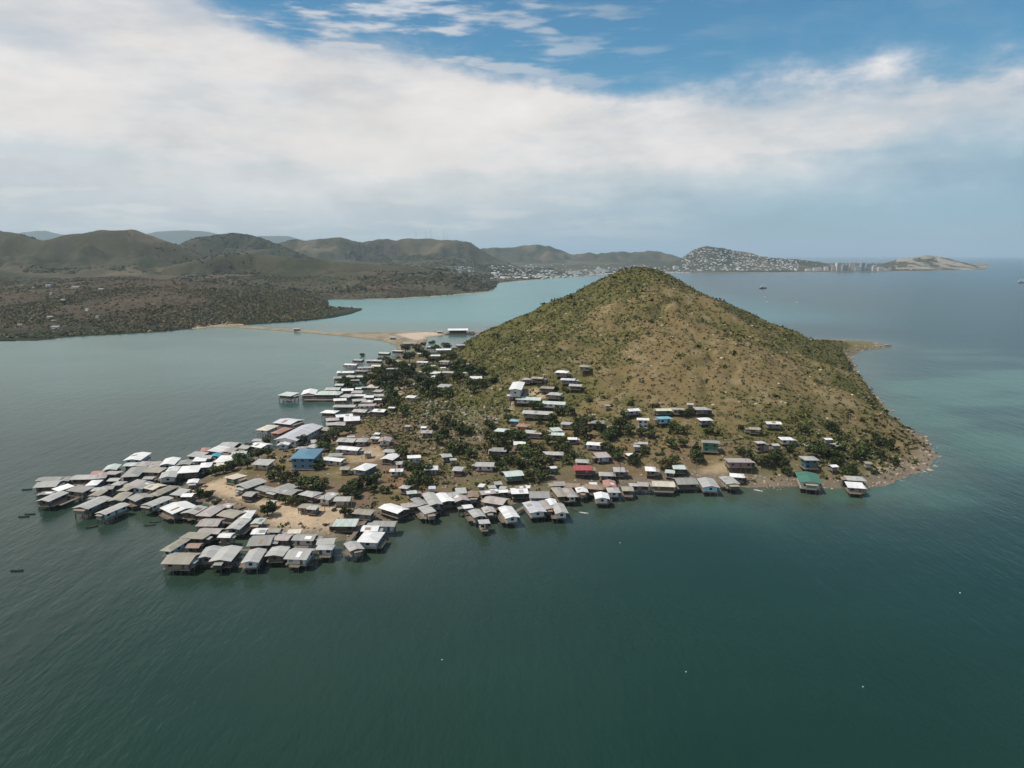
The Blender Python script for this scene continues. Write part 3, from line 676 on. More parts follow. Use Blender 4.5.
Q(T,'light','cream',(171,494.7),(181,495.7),(180,490)); Q(T,'white','grey',(182,496.6),(191,496.6),(186,493.2)); Q(T,'white','cream',(187,483.5),(197,482.5),(189,480)); Q(T,'light','brown',(143.5,479),(153,479),(146,476.5)); Q(T,'grey','tan',(100,489.6),(112,489),(105,486))
Q(T,'light','grey',(112,485),(121,485.3),(117,481.5)); Q(T,'tan','brown',(118,490.5),(126,491.3),(127,486)); Q(T,'light','white',(160,477.6),(175,478),(163,471.9)); Q(T,'light','brown',(108,481),(118,481),(112,478))
T = 'back rows of the west tip'
Q(T,'grey','brown',(37.6,480.8),(60,480.6),(42,477)); Q(T,'grey','grey',(60.5,481.5),(66,481),(66,477.5)); Q(T,'light','brown',(70.3,479.6),(94,479),(77.6,475)); Q(T,'pink','pink',(95.2,478.6),(105,478.3),(99,473))
Q(T,'mint','grey',(103,470.4),(115.7,469.8),(108.5,465.2)); Q(T,'orange','pink',(91,474),(102,473.6),(95,471)); Q(T,'pink','grey',(104,475),(117,475.3),(108,471.2)); Q(T,'white','white',(124.4,460),(139.5,460.5),(135.6,452.9), style='gable', note='isolated bright white roof')
Q(T,'mint','grey',(123.4,466),(134,466),(129,462.6)); Q(T,'pink','grey',(135,466),(148,466.4),(141,461.4)); Q(T,'pink','brown',(147.5,467.8),(158.6,467.2),(153,462.4)); Q(T,'white','white',(160,464.5),(173,465.4),(167,457.9))
Q(T,'grey','brown',(121.5,477),(137.6,476.6),(132,467.5)); Q(T,'tan','tan',(143,472.2),(160,472.7),(149,468.3)); Q(T,'white','white',(166,471.7),(176,472),(170,466.8)); Q(T,'white','brown',(178,472.7),(197,472.7),(183,465.8)); Q(T,'grey','grey',(176.5,465.4),(190,464.2),(181,461))
T = 'west shore north of the sandy path'
Q(T,'light','brown',(186.8,457.2),(200,457.2),(195.6,452.6)); Q(T,'white','white',(192.7,462),(205,461),(196,458)); Q(T,'orange','orange',(200.5,451.6),(208.3,451.2),(202.5,448)); Q(T,'white','teal',(206,452.6),(221,451.6),(217,447.6)); Q(T,'teal','teal',(210.3,457),(219,456.6),(213,454))
Q(T,'light','brown',(217.6,445.8),(232.7,446.8),(229,442)); Q(T,'pink','grey',(219.5,453.2),(232,452.4),(226,448.8)); Q(T,'white','white',(214,462.2),(230,462.2),(222,457)); Q(T,'mint','grey',(228,456.6),(242,456),(235.5,452.8)); Q(T,'cream','tan',(214,467),(228,465.5),(220,462.8)); Q(T,'white','grey',(199.5,467.4),(210,467.4),(202,463))
Q(T,'light','grey',(238,449),(246.4,449),(243,445.6)); Q(T,'white','white',(250.3,446),(262,448),(260,442.2)); Q(T,'light','grey',(252.3,441),(263,441.6),(256.5,438.8)); Q(T,'light','cream',(253.2,464.6),(269,465.4),(258,460.3)); Q(T,'light','tan',(199,459),(210,458.6),(203,455.5))
T = 'buildings beside the big lilac hall'
Q(T,'lilac','white',(277.5,438),(293,442.5),(305,424), maxl=34, wh=3.2, note='largest hall, long pale lilac roof', style='gable', name='meeting_hall'); Q(T,'lilac','brown',(273,422.9),(290,424.8),(288,418)); Q(T,'cream','white',(254.4,430.7),(269,430),(266,425.8)); Q(T,'orange','pink',(270,433.4),(280,433.4),(283,428))
Q(T,'white','lightblue',(277.9,444.8),(287.6,445.3),(281.8,441.4), note='small white roofed house with light blue walls'); hc('light','tan',T,316,440.5,9); hc('light','brown',T,314,445.5,9); hc('tan','tan',T,328,428.5,13); hc('white','grey',T,331,433,6)
T = 'lone houses and pier off the north shore'
Q(T,'mint','teal',(281,395.5),(293.5,396.5),(283.9,392.6)); Q(T,'white','grey',(301.3,394.5),(315,394.5),(304.2,390)); Q(T,'mint','dark',(316,394.9),(340,394.9),(318.5,391.8)); Q(T,'light','grey',(325,390),(339,390),(328,387.5))
T = 'front row of south tip over water'
Q(T,'tan','tan',(162.7,563.5),(189.5,564),(174.4,552.7)); Q(T,'light','grey',(198.3,557.6),(212.5,558),(207,547)); Q(T,'light','brown',(210,561),(230,561.5),(222.5,547)); Q(T,'light','white',(242,562.5),(257.6,562.5),(250.7,549.8)); Q(T,'light','brown',(265.9,555.7),(282,556.6),(273,547)); Q(T,'light','white',(285,558.6),(306.4,559.6),(294.5,548)); Q(T,'light','white',(316,549.4),(332,549.4),(318.5,545.6))
Q(T,'tan','lightblue',(160.3,551.3),(171,550.8),(180,539.5), note='tan roof and light blue walls'); Q(T,'light','grey',(350.5,551.3),(363.2,548.4),(344.8,544))
T = 'second rows of the south tip'
Q(T,'pink','brown',(197,526),(217,526),(205,518.8)); Q(T,'light','grey',(226,529),(239,529.3),(238,519)); Q(T,'white','pink',(238.5,519.5),(249,520.3),(245,510.8)); Q(T,'tan','brown',(181.7,539),(204,540),(188,532.4)); Q(T,'pink','brown',(197.5,533),(218,533.7),(204,528)); Q(T,'white','grey',(218.4,537.2),(230,537.4),(222.5,533))
Q(T,'grey','white',(292.7,540),(313.2,540.5),(297,534.2)); Q(T,'pink','grey',(273.7,540),(287.5,540.4),(279,534.4)); Q(T,'grey','brown',(247,546),(269,545),(254,536)); Q(T,'white','white',(250.7,533.9),(263.4,533.9),(257,528.3)); Q(T,'light','white',(315.2,544.6),(331.5,544),(321,538.8)); Q(T,'cream','tan',(288,533),(299.6,532.6),(290,530)); Q(T,'mint','grey',(251,524.4),(260.5,523.6),(256,519.4)); Q(T,'rust','brown',(186,547.5),(196,547.5),(193,543.5)); Q(T,'tan','grey',(267,531.6),(279,531.6),(270,528.8))
T = 'edge of the large sandy lot'
Q(T,'light','brown',(233.7,485.9),(247,488.3),(254,479), note='long pale curved roof'); Q(T,'cream','green',(223.5,478),(233,480),(238,474)); Q(T,'grey','grey',(268,490.6),(280,493),(288,483.6)); Q(T,'grey','brown',(279.5,493),(293.2,495.6),(287,487.6)); Q(T,'light','brown',(300,494.7),(313.5,497.4),(307.5,490)); Q(T,'grey','grey',(256,489),(267,492),(265,485.5))
Q(T,'light','white',(318.6,498.6),(328,500.3),(328.5,492.5)); Q(T,'light','cream',(334,501),(349,501),(337,496.6)); Q(T,'mint','brown',(333,526.4),(355,526.4),(336.5,520.5)); hc('grey','brown',T,251,493,10,5); hc('light','tan',T,272,501,7,4); hc('tan','tan',T,306,505,9,4); hc('light','grey',T,314,506.5,9,4); hc('rust','brown',T,219,506,6,4); hc('pink','tan',T,228,505,9,4)
T = 'yard around the blue roofed building'
Q(T,'blue','blue',(290.3,458.3),(313.7,458.8),(301,448.6), storeys=2, wh=2.6, note='two storey building with bright blue roof', style='hip', name='community_building'); Q(T,'white','white',(321.5,459.6),(341,461.7),(326.4,456.8)); Q(T,'light','brown',(337.3,441.7),(354,442.6),(341.5,438)); Q(T,'light','grey',(356,441.6),(365.7,442.2),(359,438.2)); Q(T,'white','lilac',(337.3,449),(358,450.8),(341.5,445.9))
Q(T,'white','blue',(353,469.3),(365.7,470.5),(365,463.6), note='white roof and blue end wall'); Q(T,'pink','white',(378.4,441.7),(390,441.2),(380.6,438)); Q(T,'white','brown',(380.8,458.8),(392,460.2),(389,453.9)); Q(T,'light','white',(393.5,464.7),(404,464),(398,461.5)); Q(T,'white','white',(389.6,471.5),(401.8,471.5),(391.5,468.8)); hc('grey','brown',T,336,454,12,5); hc('light','tan',T,390,450,11,5); hc('light','tan',T,376,437,8,4); hc('white','grey',T,378,433,5,4); hc('light','grey',T,351,436,7,4); hc('grey','brown',T,302,447,8,4); hc('tan','brown',T,345,468,8,5); hc('light','tan',T,368,452,7,4)
T = 'dense north shore rows behind the trees'
for i, (cx, cy, wpx) in enumerate([(351.5,364,13),(359,359.5,9),(385,352.7,11),(398,350.7,11),(374.5,360,16),(393,360.5,16),(364.7,366.9,14),(378.4,365.4,13),(346,371.7,17),(361,370.8,12),(338.3,377,9),(351,376,12),(361.8,376,8),(394,369.3,15)]):
    hc(['white','light','mint','white','light','pink','light','cream','white','pink','grey','light','mint','mint'][i], random.choice(['brown','grey','white','brown']), T, cx, cy, wpx, 7)
T = 'packed rows south of the pier'
for i, (cx, cy, wpx) in enumerate([(339.3,384.4,8),(347.6,389.3,11),(355,380,8),(359,387.8,6),(365,386.9,7),(373.5,386.4,12),(357,391.8,10),(359,395,12),(378.4,390.8,8),(369.6,396,9),(340,399,12),(347,395.7,10),(379.3,394.7,10),(358.8,399.4,13),(368.6,400.6,10),(345,405.4,22),(367.6,404.4,17),(378,398.8,7)]):
    hc(['mint','white','light','white','light','cream','light','white','light','white','white','light','light','light','pink','light','pink','white'][i], random.choice(['brown','grey','white','brown']), T, cx, cy, wpx, 7)
T = 'shore rows just north of the big hall'
for i, (cx, cy, wpx) in enumerate([(330,411.3,15),(361,410.3,14),(344,415,16),(380.3,410.3,12),(332.5,418.7,12),(332,423,11),(352,420.5,15),(342,423.6,11),(392,407,6)]):
    hc(['white','light','white','white','pink','light','white','light','white'][i], random.choice(['brown','grey','brown']), T, cx, cy, wpx, 7)
T = 'among trees on the north neck'
for i, (cx, cy, wpx) in enumerate([(409,343,11),(433,346.4,14),(443.5,352,15),(435.7,356.6,9),(422,353.2,9),(423,362.5,11),(432.7,366,6),(412,364.4,7),(445.4,363,10),(435.7,373,9),(436,376.8,8),(448.8,373.7,11),(465,365.4,8),(465,373.4,7),(475.7,378.8,12),(420,371.3,6),(428.8,381,8),(413,383.7,6),(444.5,387,12),(460,346.5,8),(412.2,396.4,9),(443,368,5)]):
    hc(['tan','light','white','white','mint','white','light','light','pink','white','white','light','light','mint','white','light','cream','light','light','light','white','white'][i], random.choice(['grey','white','tan']), T, cx, cy, wpx, 6.5)
T = 'rubble strewn field west of the hill'
for i, (cx, cy, wpx) in enumerate([(424,426.6,5),(427,431,10),(408,425.4,5),(445.8,454.7,9),(458.7,468.2,9),(453,458.5,6),(458.7,444.7,8),(437,437,5),(405,486.5,8),(411.5,491.8,8.5),(432,487,6),(414,456.5,12),(430.5,467.3,14)]):
    hc(['white','pink','light','light','light','light','light','white','light','mint','lilac','white','lilac'][i], ['grey','tan','grey','grey','brown','grey','grey','grey','brown','grey','lilac','white','lilac'][i], T, cx, cy, wpx, 5.5)
T = 'school compound on the hill shoulder'
Q(T,'white','white',(509,388.5),(520.4,389.9),(514,379.5), wh=4, note='tall white barn like hall', style='gable', name='school_hall')
def longb(p, q_, dm, roof, wall, note=''):
    hc(roof, wall, T, (p[0]+q_[0])/2, (p[1]+q_[1])/2, abs(q_[0]-p[0]), dm, rot=-14, note=note, style='gable', name='classroom_block')
longb((517,398.5),(542,402),8,'mint','white','long upper classroom block'); longb((543,401.5),(566,405.5),7,'mint','white','long classroom block at the right end'); longb((523,411),(553,415),7,'light','grey','long lower classroom block')
for (a, cx, cy, wpx, wl_) in [('light',527,379.5,8,'grey'),('tan',538,379.5,11,'brown'),('tan',548,387.8,13,'brown'),('light',555,394.7,13,'grey'),('white',562,372.5,12,'grey'),('lilac',568.5,380,14,'grey'),('light',576,386,12,'brown'),('tan',585,369.6,10,'tan'),('lilac',511,395,7,'lilac'),('sky',514.6,420,8,'blue'),('mint',502,429.5,12,'green'),('orange',523,425,11,'orange')]:
    hc(a, wl_, T, cx, cy, wpx, 6, rot=-16)
T = 'wooded slope below the school'
for (a, wl_, cx, cy, wpx, dm) in [('white','white',519.6,442.7,11,6),('grey','grey',499.7,449,14,6),('light','white',485,463.5,18,6),('mint','green',512.6,473.5,18,7),('light','grey',534,431.2,18,6),('mint','grey',556,429.5,9,5),('mint','green',558,433.4,12,5),('white','teal',572.3,437.8,8,5),('light','brown',553,452.9,20,5),('light','tan',568,423.2,13,4),('light','brown',582,460.4,12,5),('red','brown',582.5,468.5,17,7),('white','grey',552.7,466.6,6,4),('tan','brown',525.4,458.2,8,4)]:
    hc(a, wl_, T, cx, cy, wpx, dm)
T = 'middle of the south hillside'
for (a, wl_, cx, cy, wpx, dm, st) in [('white','lilac',632.6,410.9,11.5,5,1),('cream','green',663.4,409.8,16,5,1),('light','cream',679,409.6,12.5,5,1),('light','grey',701,409.2,12.5,6,1),('white','grey',705,419.8,12,5,1),('white','white',643,419.6,11,5,2),('sky','lightblue',663.7,419.4,13,6,1),('white','lilac',595,443.2,15,5,1),('pink','lilac',602,455.2,13,6,1),('light','white',643,442.2,8,5,1),('light','grey',636.7,445.6,6,4,1),('white','tan',631,454,8,4,1),('grey','green',597.8,422,12,6,1),('mint','green',614,426,8,5,1),('tan','tan',607,404.8,5,4,1),('light','tan',690,403.8,6,4,1),('grey','green',710.6,442,17,6,2),('white','pink',650.4,469.4,9,6,1),('mint','green',678.4,467.6,11,6,1),('mint','grey',670,472,8,4,1),('light','grey',606,474,13,5,1),('light','grey',619,470.6,10,5,1)]:
    hc(a, wl_, T, cx, cy, wpx, dm, storeys=st)
T = 'east end of the south hillside'
for (a, wl_, cx, cy, wpx, dm, st) in [('white','grey',773,422.7,14,5,1),('white','white',786.4,438.3,12,5,1),('light','pink',760,442,8,5,2),('light','grey',774.7,444,7,4,1),('mint','grey',809,444.8,8,5,1),('white','grey',827.8,438.2,7,4,1),('light','grey',837,444,9,4,1),('pink','pink',738.7,463.3,25,7,1),('light','teal',809,459.8,14,6,2),('white','grey',833,466.6,7,4,1),('tan','cream',867.6,462.7,6,4,1),('tan','brown',754.4,428.6,9,4,1)]:
    hc(a, wl_, T, cx, cy, wpx, dm, storeys=st)
T = 'east shoreline'
Q(T,'green','white',(800.5,482.8),(821,482.8),(796,473), wh=2.8, note='big dark green roof and white gable wall', style='gable'); hc('light','grey',T,855,479.3,17,6,rot=-12); hc('white','grey',T,855,485.2,15,6,rot=-14,fl=2.0); hc('white','grey',T,737,475.7,13,5)
T = 'waterfront row between south tip and centre'
Q(T,'tan','grey',(353.4,513.7),(371,515.4),(358,509)); Q(T,'white','brown',(378.8,508.3),(397,514),(391,504.4), style='gable'); Q(T,'pink','brown',(400,509.6),(417,507.6),(404.5,504.2)); Q(T,'grey','white',(370,526),(392.5,526.4),(376,521)); Q(T,'white','grey',(359.3,531),(375,531),(366,525.6)); Q(T,'white','white',(357,542),(377,542.5),(365,532))
Q(T,'grey','white',(419.5,506.4),(428.3,505),(410.5,500)); Q(T,'light','grey',(430.3,507.9),(442,506.4),(422.5,496.4)); Q(T,'light','white',(425.4,514.4),(435,512),(418.8,508)); Q(T,'white','brown',(441,504),(454,502),(433.4,496)); Q(T,'pink','brown',(455.5,503.3),(469,500.7),(450.5,496.6)); hc('light','brown',T,452.7,494,9,5); hc('light','grey',T,461,491,9,5)
T = 'central waterfront rows'
Q(T,'rust','brown',(467.4,498.6),(478,497.2),(466.6,493)); Q(T,'pink','brown',(479,495),(493,493.4),(481,490.8)); Q(T,'pink','brown',(484,502),(504,505),(488.5,495.8)); Q(T,'light','grey',(475.2,518.6),(484,515),(469.5,512)); Q(T,'light','white',(485,512.9),(495.7,512),(482,508)); hc('white','grey',T,467.4,505.7,8,4); hc('light','white',T,484,521.5,9,4)
Q(T,'white','white',(506.4,518.6),(519,516.8),(498.8,508)); Q(T,'lilac','white',(530.8,513.2),(546,511.5),(523.2,503.2)); Q(T,'light','white',(556,513.2),(568,513.4),(551.5,504.2)); Q(T,'pink','grey',(546.8,509),(553.5,509),(540,501)); Q(T,'white','white',(549.5,505.4),(557,505),(546.5,499.6)); Q(T,'grey','blue',(530.8,497.8),(549.8,497.8),(528.8,491.2)); Q(T,'white','dark',(512.2,494.9),(528,494.4),(510.5,489.4)); Q(T,'tan','brown',(558,496.8),(567,496.4),(551,487.8)); Q(T,'pink','white',(568.4,497.2),(577,496.8),(562.5,488.4))
for (a, cx, cy, wpx) in [('light',491.7,486.2,7),('white',493.7,489.4,7),('light',503.4,487,6),('white',503,490,8),('white',527,486,6),('white',481.5,485.5,5),('rust',520,486.5,9),('light',498,483,7)]: hc(a, 'tan', T, cx, cy, wpx, 4)
T = 'waterfront row east of centre'
Q(T,'white','white',(577.6,492.4),(588,492.4),(575.6,488)); Q(T,'rust','brown',(585,488.4),(604,490),(584,484)); Q(T,'orange','pink',(604.5,487.2),(616,487.2),(603,480.8)); Q(T,'white','white',(596,499),(609,498.6),(594.4,493.4)); Q(T,'light','white',(608.8,492.7),(620,492.4),(606.5,488)); hc('white','grey',T,593,482.9,7,4); hc('tan','dark',T,627,488,10,5); hc('pink','brown',T,643,483.4,10,5); hc('light','grey',T,634,484,8,5)
Q(T,'cream','brown',(651.7,486),(673,486.8),(654,481)); Q(T,'grey','brown',(677.2,484.4),(697,484),(673.4,478)); Q(T,'light','lightblue',(703.5,487.6),(719,487.2),(697.8,479)); Q(T,'light','white',(727,483.9),(739.6,483.9),(719.5,477)); hc('rust','brown',T,573,484.5,12,5); hc('pink','brown',T,559,484,10,5)
T = 'spit of land behind the hill'
ORD = ['first','second','third','fourth','fifth','sixth','seventh','eighth','ninth','tenth','eleventh','twelfth','thirteenth','fourteenth','fifteenth','sixteenth','seventeenth','eighteenth','nineteenth','twentieth','twenty-first','twenty-second','twenty-third','twenty-fourth','twenty-fifth']
bz = {}
for h in HOUSES: bz.setdefault(h['zone'], []).append(h)
for z, hs_ in bz.items():
    hs_.sort(key=lambda h: h['cx'])
    for i, h in enumerate(hs_):
        zz = ('in the ' if z.split()[0] in ('front','dense','packed','shore','second','middle','back','waterfront','central') else 'on the ' if z.split()[0] in ('west','east','wooded','rubble') else 'at the ' if z.split()[0] in ('edge','school','yard') else 'of the ') + z
        if z.startswith('among'): zz = z
        if h['note']: lb = h['note'] + ', ' + z
        else: lb = f"{COLW[h['roof']]} roofed house, {ORD[i]} from left {zz}"
        wds = lb.split()
        if len(wds) > 16: lb = ' '.join(wds[:16])
        tag(h['o'], lb, 'house' if 'hall' not in h['o'].name and 'block' not in h['o'].name and 'building' not in h['o'].name else 'building', 'houses in the ' + z.replace('the ', ''))

# causeway building: white roof over dark open platform
x, y, g = cast(458, 334)
cb = empty('causeway_building', (x, y, g), R(4)); tag(cb, 'low white roofed open building on dark platform along the sandy causeway', 'building')
MB().prism_x([(-6,5.0),(0,6.8),(6,5.0),(6,5.2),(0,7.0),(-6,5.2)], -13, 13).build('roof', ROOF['white'], cb)
MB().box(-20, 22, -8, 8, -1.2, 1.0).build('platform', WALL['brown'], cb)
MB().box(-11, 11, -4, 5, 1.003, 4.9).build('wall', WALL['dark'], cb)
for a in np.linspace(-12, 12, 6):
    for b_ in (-5.6, 5.6): MB().tube((a, b_, 1.0), (a, b_, 5.1), .2).build('post', M_wood, cb)
MB().box(14, 21, -4, 4, 1.003, 3.4).build('annex', WALL['grey'], cb)
for (px, py, ww, lab) in [(440,332.5,5,'small hut on the sandy causeway left of the white roofed building'), (393,338.5,5,'tiny dark hut where the causeway meets the sandy flats'), (297,329.8,6,'low shed with posts beside the narrow causeway far from the island')]:
    x, y, g = cast(px, py + 1); o = empty('hut', (x, y, g), 0); tag(o, lab, 'hut')
    MB().box(-ww*.6, ww*.6, -2, 2, -.3, 2.4).build('wall', WALL['grey'], o); MB().prism_x([(-2.5,2.4),(0,3.3),(2.5,2.4),(2.5,2.5),(0,3.4),(-2.5,2.5)], -ww*.7, ww*.7).build('roof', ROOF['light'], o)
# low red-brown jetty deck beside the pier house
x, y = on_plane(322, 399.5, 1.0)
jt = empty('jetty', (float(x), float(y), 0), 0); tag(jt, 'low reddish deck jetty on posts in front of the long pier house', 'jetty')
MB().box(-12, 12, -3, 3, .9, 1.2).build('deck', WALL['pink'], jt)
for a in np.linspace(-11, 11, 7):
    for b_ in (-2.6, 2.6): MB().tube((a, b_, -1.5), (a, b_, .9), .15).build('post', M_darkwood, jt)

WALKS = [((60,505),(120,480),'west tip'),((95,500),(160,478),'west tip'),((120,508),(205,482),'west tip'),((150,505),(215,490),'west tip'),((188,520),(245,506),'south tip'),((190,550),(330,550),'south tip'),((200,540),(262,520),'south tip'),((262,552),(300,532),'south tip'),((345,545),(370,515),'sandy lot'),((425,518),(462,500),'centre'),((478,519),(492,497),'centre'),((515,512),(545,494),'centre'),((560,512),(560,494),'centre'),((598,497),(612,484),'centre'),((325,393),(372,393),'north pier'),((330,417),(372,410),'north shore'),((335,407),(378,400),'north shore'),((690,487),(692,478),'east waterfront'),((185,466),(222,460),'west shore'),((220,458),(252,450),'west shore')]
for i, (a, b_, zn) in enumerate(WALKS):
    xa, ya = map(float, on_plane(*a, 1.9)); xb, yb = map(float, on_plane(*b_, 1.9)); Ln = math.hypot(xb-xa, yb-ya)
    o = empty('walkway', (xa, ya, 0), math.atan2(yb-ya, xb-xa)); k_ = sum(1 for w_ in WALKS[:i] if w_[2] == zn)
    tag(o, f"narrow plank walkway on posts between houses of the {zn}, {ORD[k_]} of them from left", 'walkway', 'plank walkways between the stilt houses')
    MB().box(0, Ln, -.8, .8, 1.7, 1.9).build('deck', M_wood, o)
    for t_ in np.arange(1, Ln, 5.0): MB().tube((t_, -.6, -1.5), (t_, -.6, 1.7), .1).tube((t_, .6, -1.5), (t_, .6, 1.7), .1).build('post', M_darkwood, o)
M_tank = simple('tank_plastic', (.10,.16,.12), .5); M_tank2 = simple('tank_pale', (.5,.5,.47), .5)
rt_ = random.Random(11); near_h = sorted([h for h in HOUSES if h['cy'] > 430 and h['ln'] > 6], key=lambda h: h['cx'])
for i, h in enumerate(near_h[::5]):
    e_ = h['o']; a = e_.rotation_euler[2]; d_ = h['ln'] / 2 + 1.6; xx = e_.location.x - d_ * math.cos(a); yy_ = e_.location.y - d_ * math.sin(a); g_ = float(hgt(xx, yy_))
    if g_ < .6: continue
    o = empty('water_tank', (xx, yy_, g_), 0); tag(o, ('dark ' if i % 2 else 'pale ') + 'tank by ' + h['o']['label'].split(',')[0] + ', ' + ' '.join(h['o']['label'].split(',')[-1].split()[:7]), 'tank', 'water tanks beside houses')
    MB().box(-.8, .8, -.8, .8, -.4, .5).build('stand', M_wood, o); MB().tube((0,0,.5),(0,0,2.0),.75,.75,14).tube((0,0,2.0),(0,0,2.25),.75,.25,14).build('tank', M_tank if i % 2 else M_tank2, o)
for i, (px, py) in enumerate(sorted([(352,512),(396,478),(447,488),(472,478),(505,478),(536,486),(575,478),(620,480),(654,474),(696,474),(745,470),(384,448),(362,460),(325,512),(505,406),(545,392)])):
    x, y, g = cast(px, py); o = empty('power_pole', (x, y, g), .3); tag(o, f"slim wooden power pole, {ORD[i]} from left of the poles among the village houses", 'pole', 'power poles through the village')
    MB().tube((0,0,-.5),(0,0,7.5),.13,.09).build('pole', M_wood, o); MB().box(-.8,.8,-.06,.06,6.9,7.05).build('crossarm', M_wood, o)

# ------------------------------------------------------------------ trees of the village
TREES = {
 'beside the sandy lot': [(267,511,8),(200,494,5),(209,496,5),(217,500,4),(345,513,5),(352,514,5),(285,500,6),(293,501,6),(301,502,5),(272,499,4),(333,509,3)],
 'in the west shore tree line': [(250,448,6),(258,455,7),(241,460,7),(232,466,7),(216,471,6),(206,471,5),(248,464,6),(266,444,5),(268,453,5),(224,470,5)],
 'around the blue roofed building': [(275,476,7),(285,479,7),(295,477,6),(301,484,7),(313,483,8),(318,491,7),(323,484,6),(326,441,8),(333,436,6),(324,448,6),(300,441,6),(318,466,6),(281,470,5),(340,432,6),(350,430,5)],
 'on the mound east of the sandy lot': [(350,488,8),(359,485,7),(345,492,6),(366,482,6),(376,479,6),(356,493,6),(385,490,5),(372,489,5)],
 'between the two yards in the village centre': [(415,471,7),(408,466,6),(420,478,8),(412,483,7),(425,471,6),(404,456,5),(402,451,6),(428,482,6)],
 'in the north shore grove': [(343,385,5),(348,384,6),(353,386,4),(372,379,5),(365,382,5),(380,373,6),(385,381,7),(378,386,6),(391,387,7),(393,396,7),(387,401,6),(394,406,6),(386,369,5),(390,363,5),(400,367,6),(405,373,6),(398,379,7),(404,385,6),(362,354,3),(382,357,4),(375,369,4)],
 'in the grove on the neck': [(410,359,6),(418,351,6),(405,349,5),(412,371,6),(420,380,7),(428,387,8),(420,391,6),(440,381,6),(437,393,6),(448,393,6),(428,357,6),(437,349,5),(446,347,5),(440,362,5),(432,341,3),(424,343,3),(428,372,6),(415,345,4)],
 'at the foot of the hill beside the neck': [(456,369,7),(462,373,7),(471,371,6),(458,379,6),(470,383,6),(480,373,6),(451,356,5),(482,384,6),(492,380,5),(475,390,5),(465,360,4)],
 'in the rubble field': [(447,421,7),(455,426,6),(432,426,5),(445,434,6),(440,441,6),(461,431,6),(452,450,6),(462,449,6),(471,454,6),(469,431,5),(478,446,4),(450,455,5),(490,426,6),(487,433,5),(395,447,4),(403,412,6)],
 'around the school': [(533,406,5),(540,407,5),(528,414,4),(546,412,4),(560,413,5),(556,386,4),(541,385,4),(566,389,4),(571,412,5),(508,419,5),(553,420,5),(538,420,5),(588,398,4)],
 'in the dark wood below the school': [(505,441,7),(497,438,6),(512,438,7),(520,436,6),(508,451,5),(524,451,7),(530,458,8),(520,464,7),(510,461,6),(535,466,8),(545,464,8),(540,448,6),(548,441,6),(560,443,6),(565,448,6),(575,429,7),(580,425,6),(586,433,6),(530,477,6),(540,475,6),(500,466,5),(495,457,5),(503,471,5),(548,475,5),(566,461,5),(573,456,5),(542,435,5),(527,443,5)],
 'on the middle hillside': [(611,451,6),(617,456,6),(605,448,5),(624,415,5),(620,425,6),(628,431,6),(615,432,6),(640,433,5),(650,435,5),(635,461,6),(598,428,5),(588,421,6),(609,436,6),(672,426,5),(680,431,5),(655,404,4),(690,413,5),(683,414,5),(669,412,4),(667,464,7),(673,461,5),(698,458,7),(697,451,5),(630,403,4),(708,431,5),(672,444,6),(683,444,5),(645,450,5),(660,452,4)],
 'on the eastern slope above the shore': [(775,458,8),(768,463,6),(783,464,6),(760,461,6),(820,449,8),(828,453,8),(812,453,7),(835,456,7),(841,448,5),(862,451,7),(858,456,6),(868,448,6),(852,471,6),(847,474,5),(836,463,5),(880,441,7),(890,446,6),(895,461,5),(874,471,4),(748,456,6),(740,451,5),(790,449,5),(786,471,5),(796,473,4),(835,428,6),(828,426,5),(803,430,5),(880,455,5)],
}
def plant(px, py, rp, kind, leaf, r):
    x, y, g = cast(px, py + rp * .75); Z = y * cp + (CAMH - g) * sp
    rad = rp * Z / F
    cm, tm = r.choice(CROWNS[(kind, leaf)]); nm = {'round': 'broadleaf_tree', 'flat': 'spreading_tree', 'bush': 'shrub'}[kind]
    o = empty(nm, (x, y, g - .1), r.uniform(0, 6.28)); s = rad * 1.42
    o.scale = (s, s, s * r.uniform(.85, 1.1))
    link('crown', cm, None, o); link('trunk', tm, None, o); return o, (x, y, rad)
TR = []
for z, tl in TREES.items():
    tl = sorted(tl); 
    for i, (px, py, rp) in enumerate(tl):
        r = random.Random(px * 100 + py); kind = r.choice(['round', 'round', 'flat']) if rp > 4.5 else 'bush'; leaf = 'o' if r.random() < .13 else 'd'
        o, t = plant(px + r.uniform(-.4, .4), py, rp, kind, leaf, r); TR.append(t)
        sz = 'big' if rp >= 7 else 'small' if rp <= 4 else ''
        lb = f"{sz} {'olive' if leaf == 'o' else 'dark'} {'shrub' if kind == 'bush' else 'tree'}, {ORD[i] if i < 25 else 'rightmost' if i == len(tl)-1 else 'one'} from left {z}" if i < 25 else f"dark tree, {len(tl)-i} from the right {z}"
        tag(o, ' '.join(lb.split()), 'tree' if kind != 'bush' else 'shrub', 'trees ' + z)

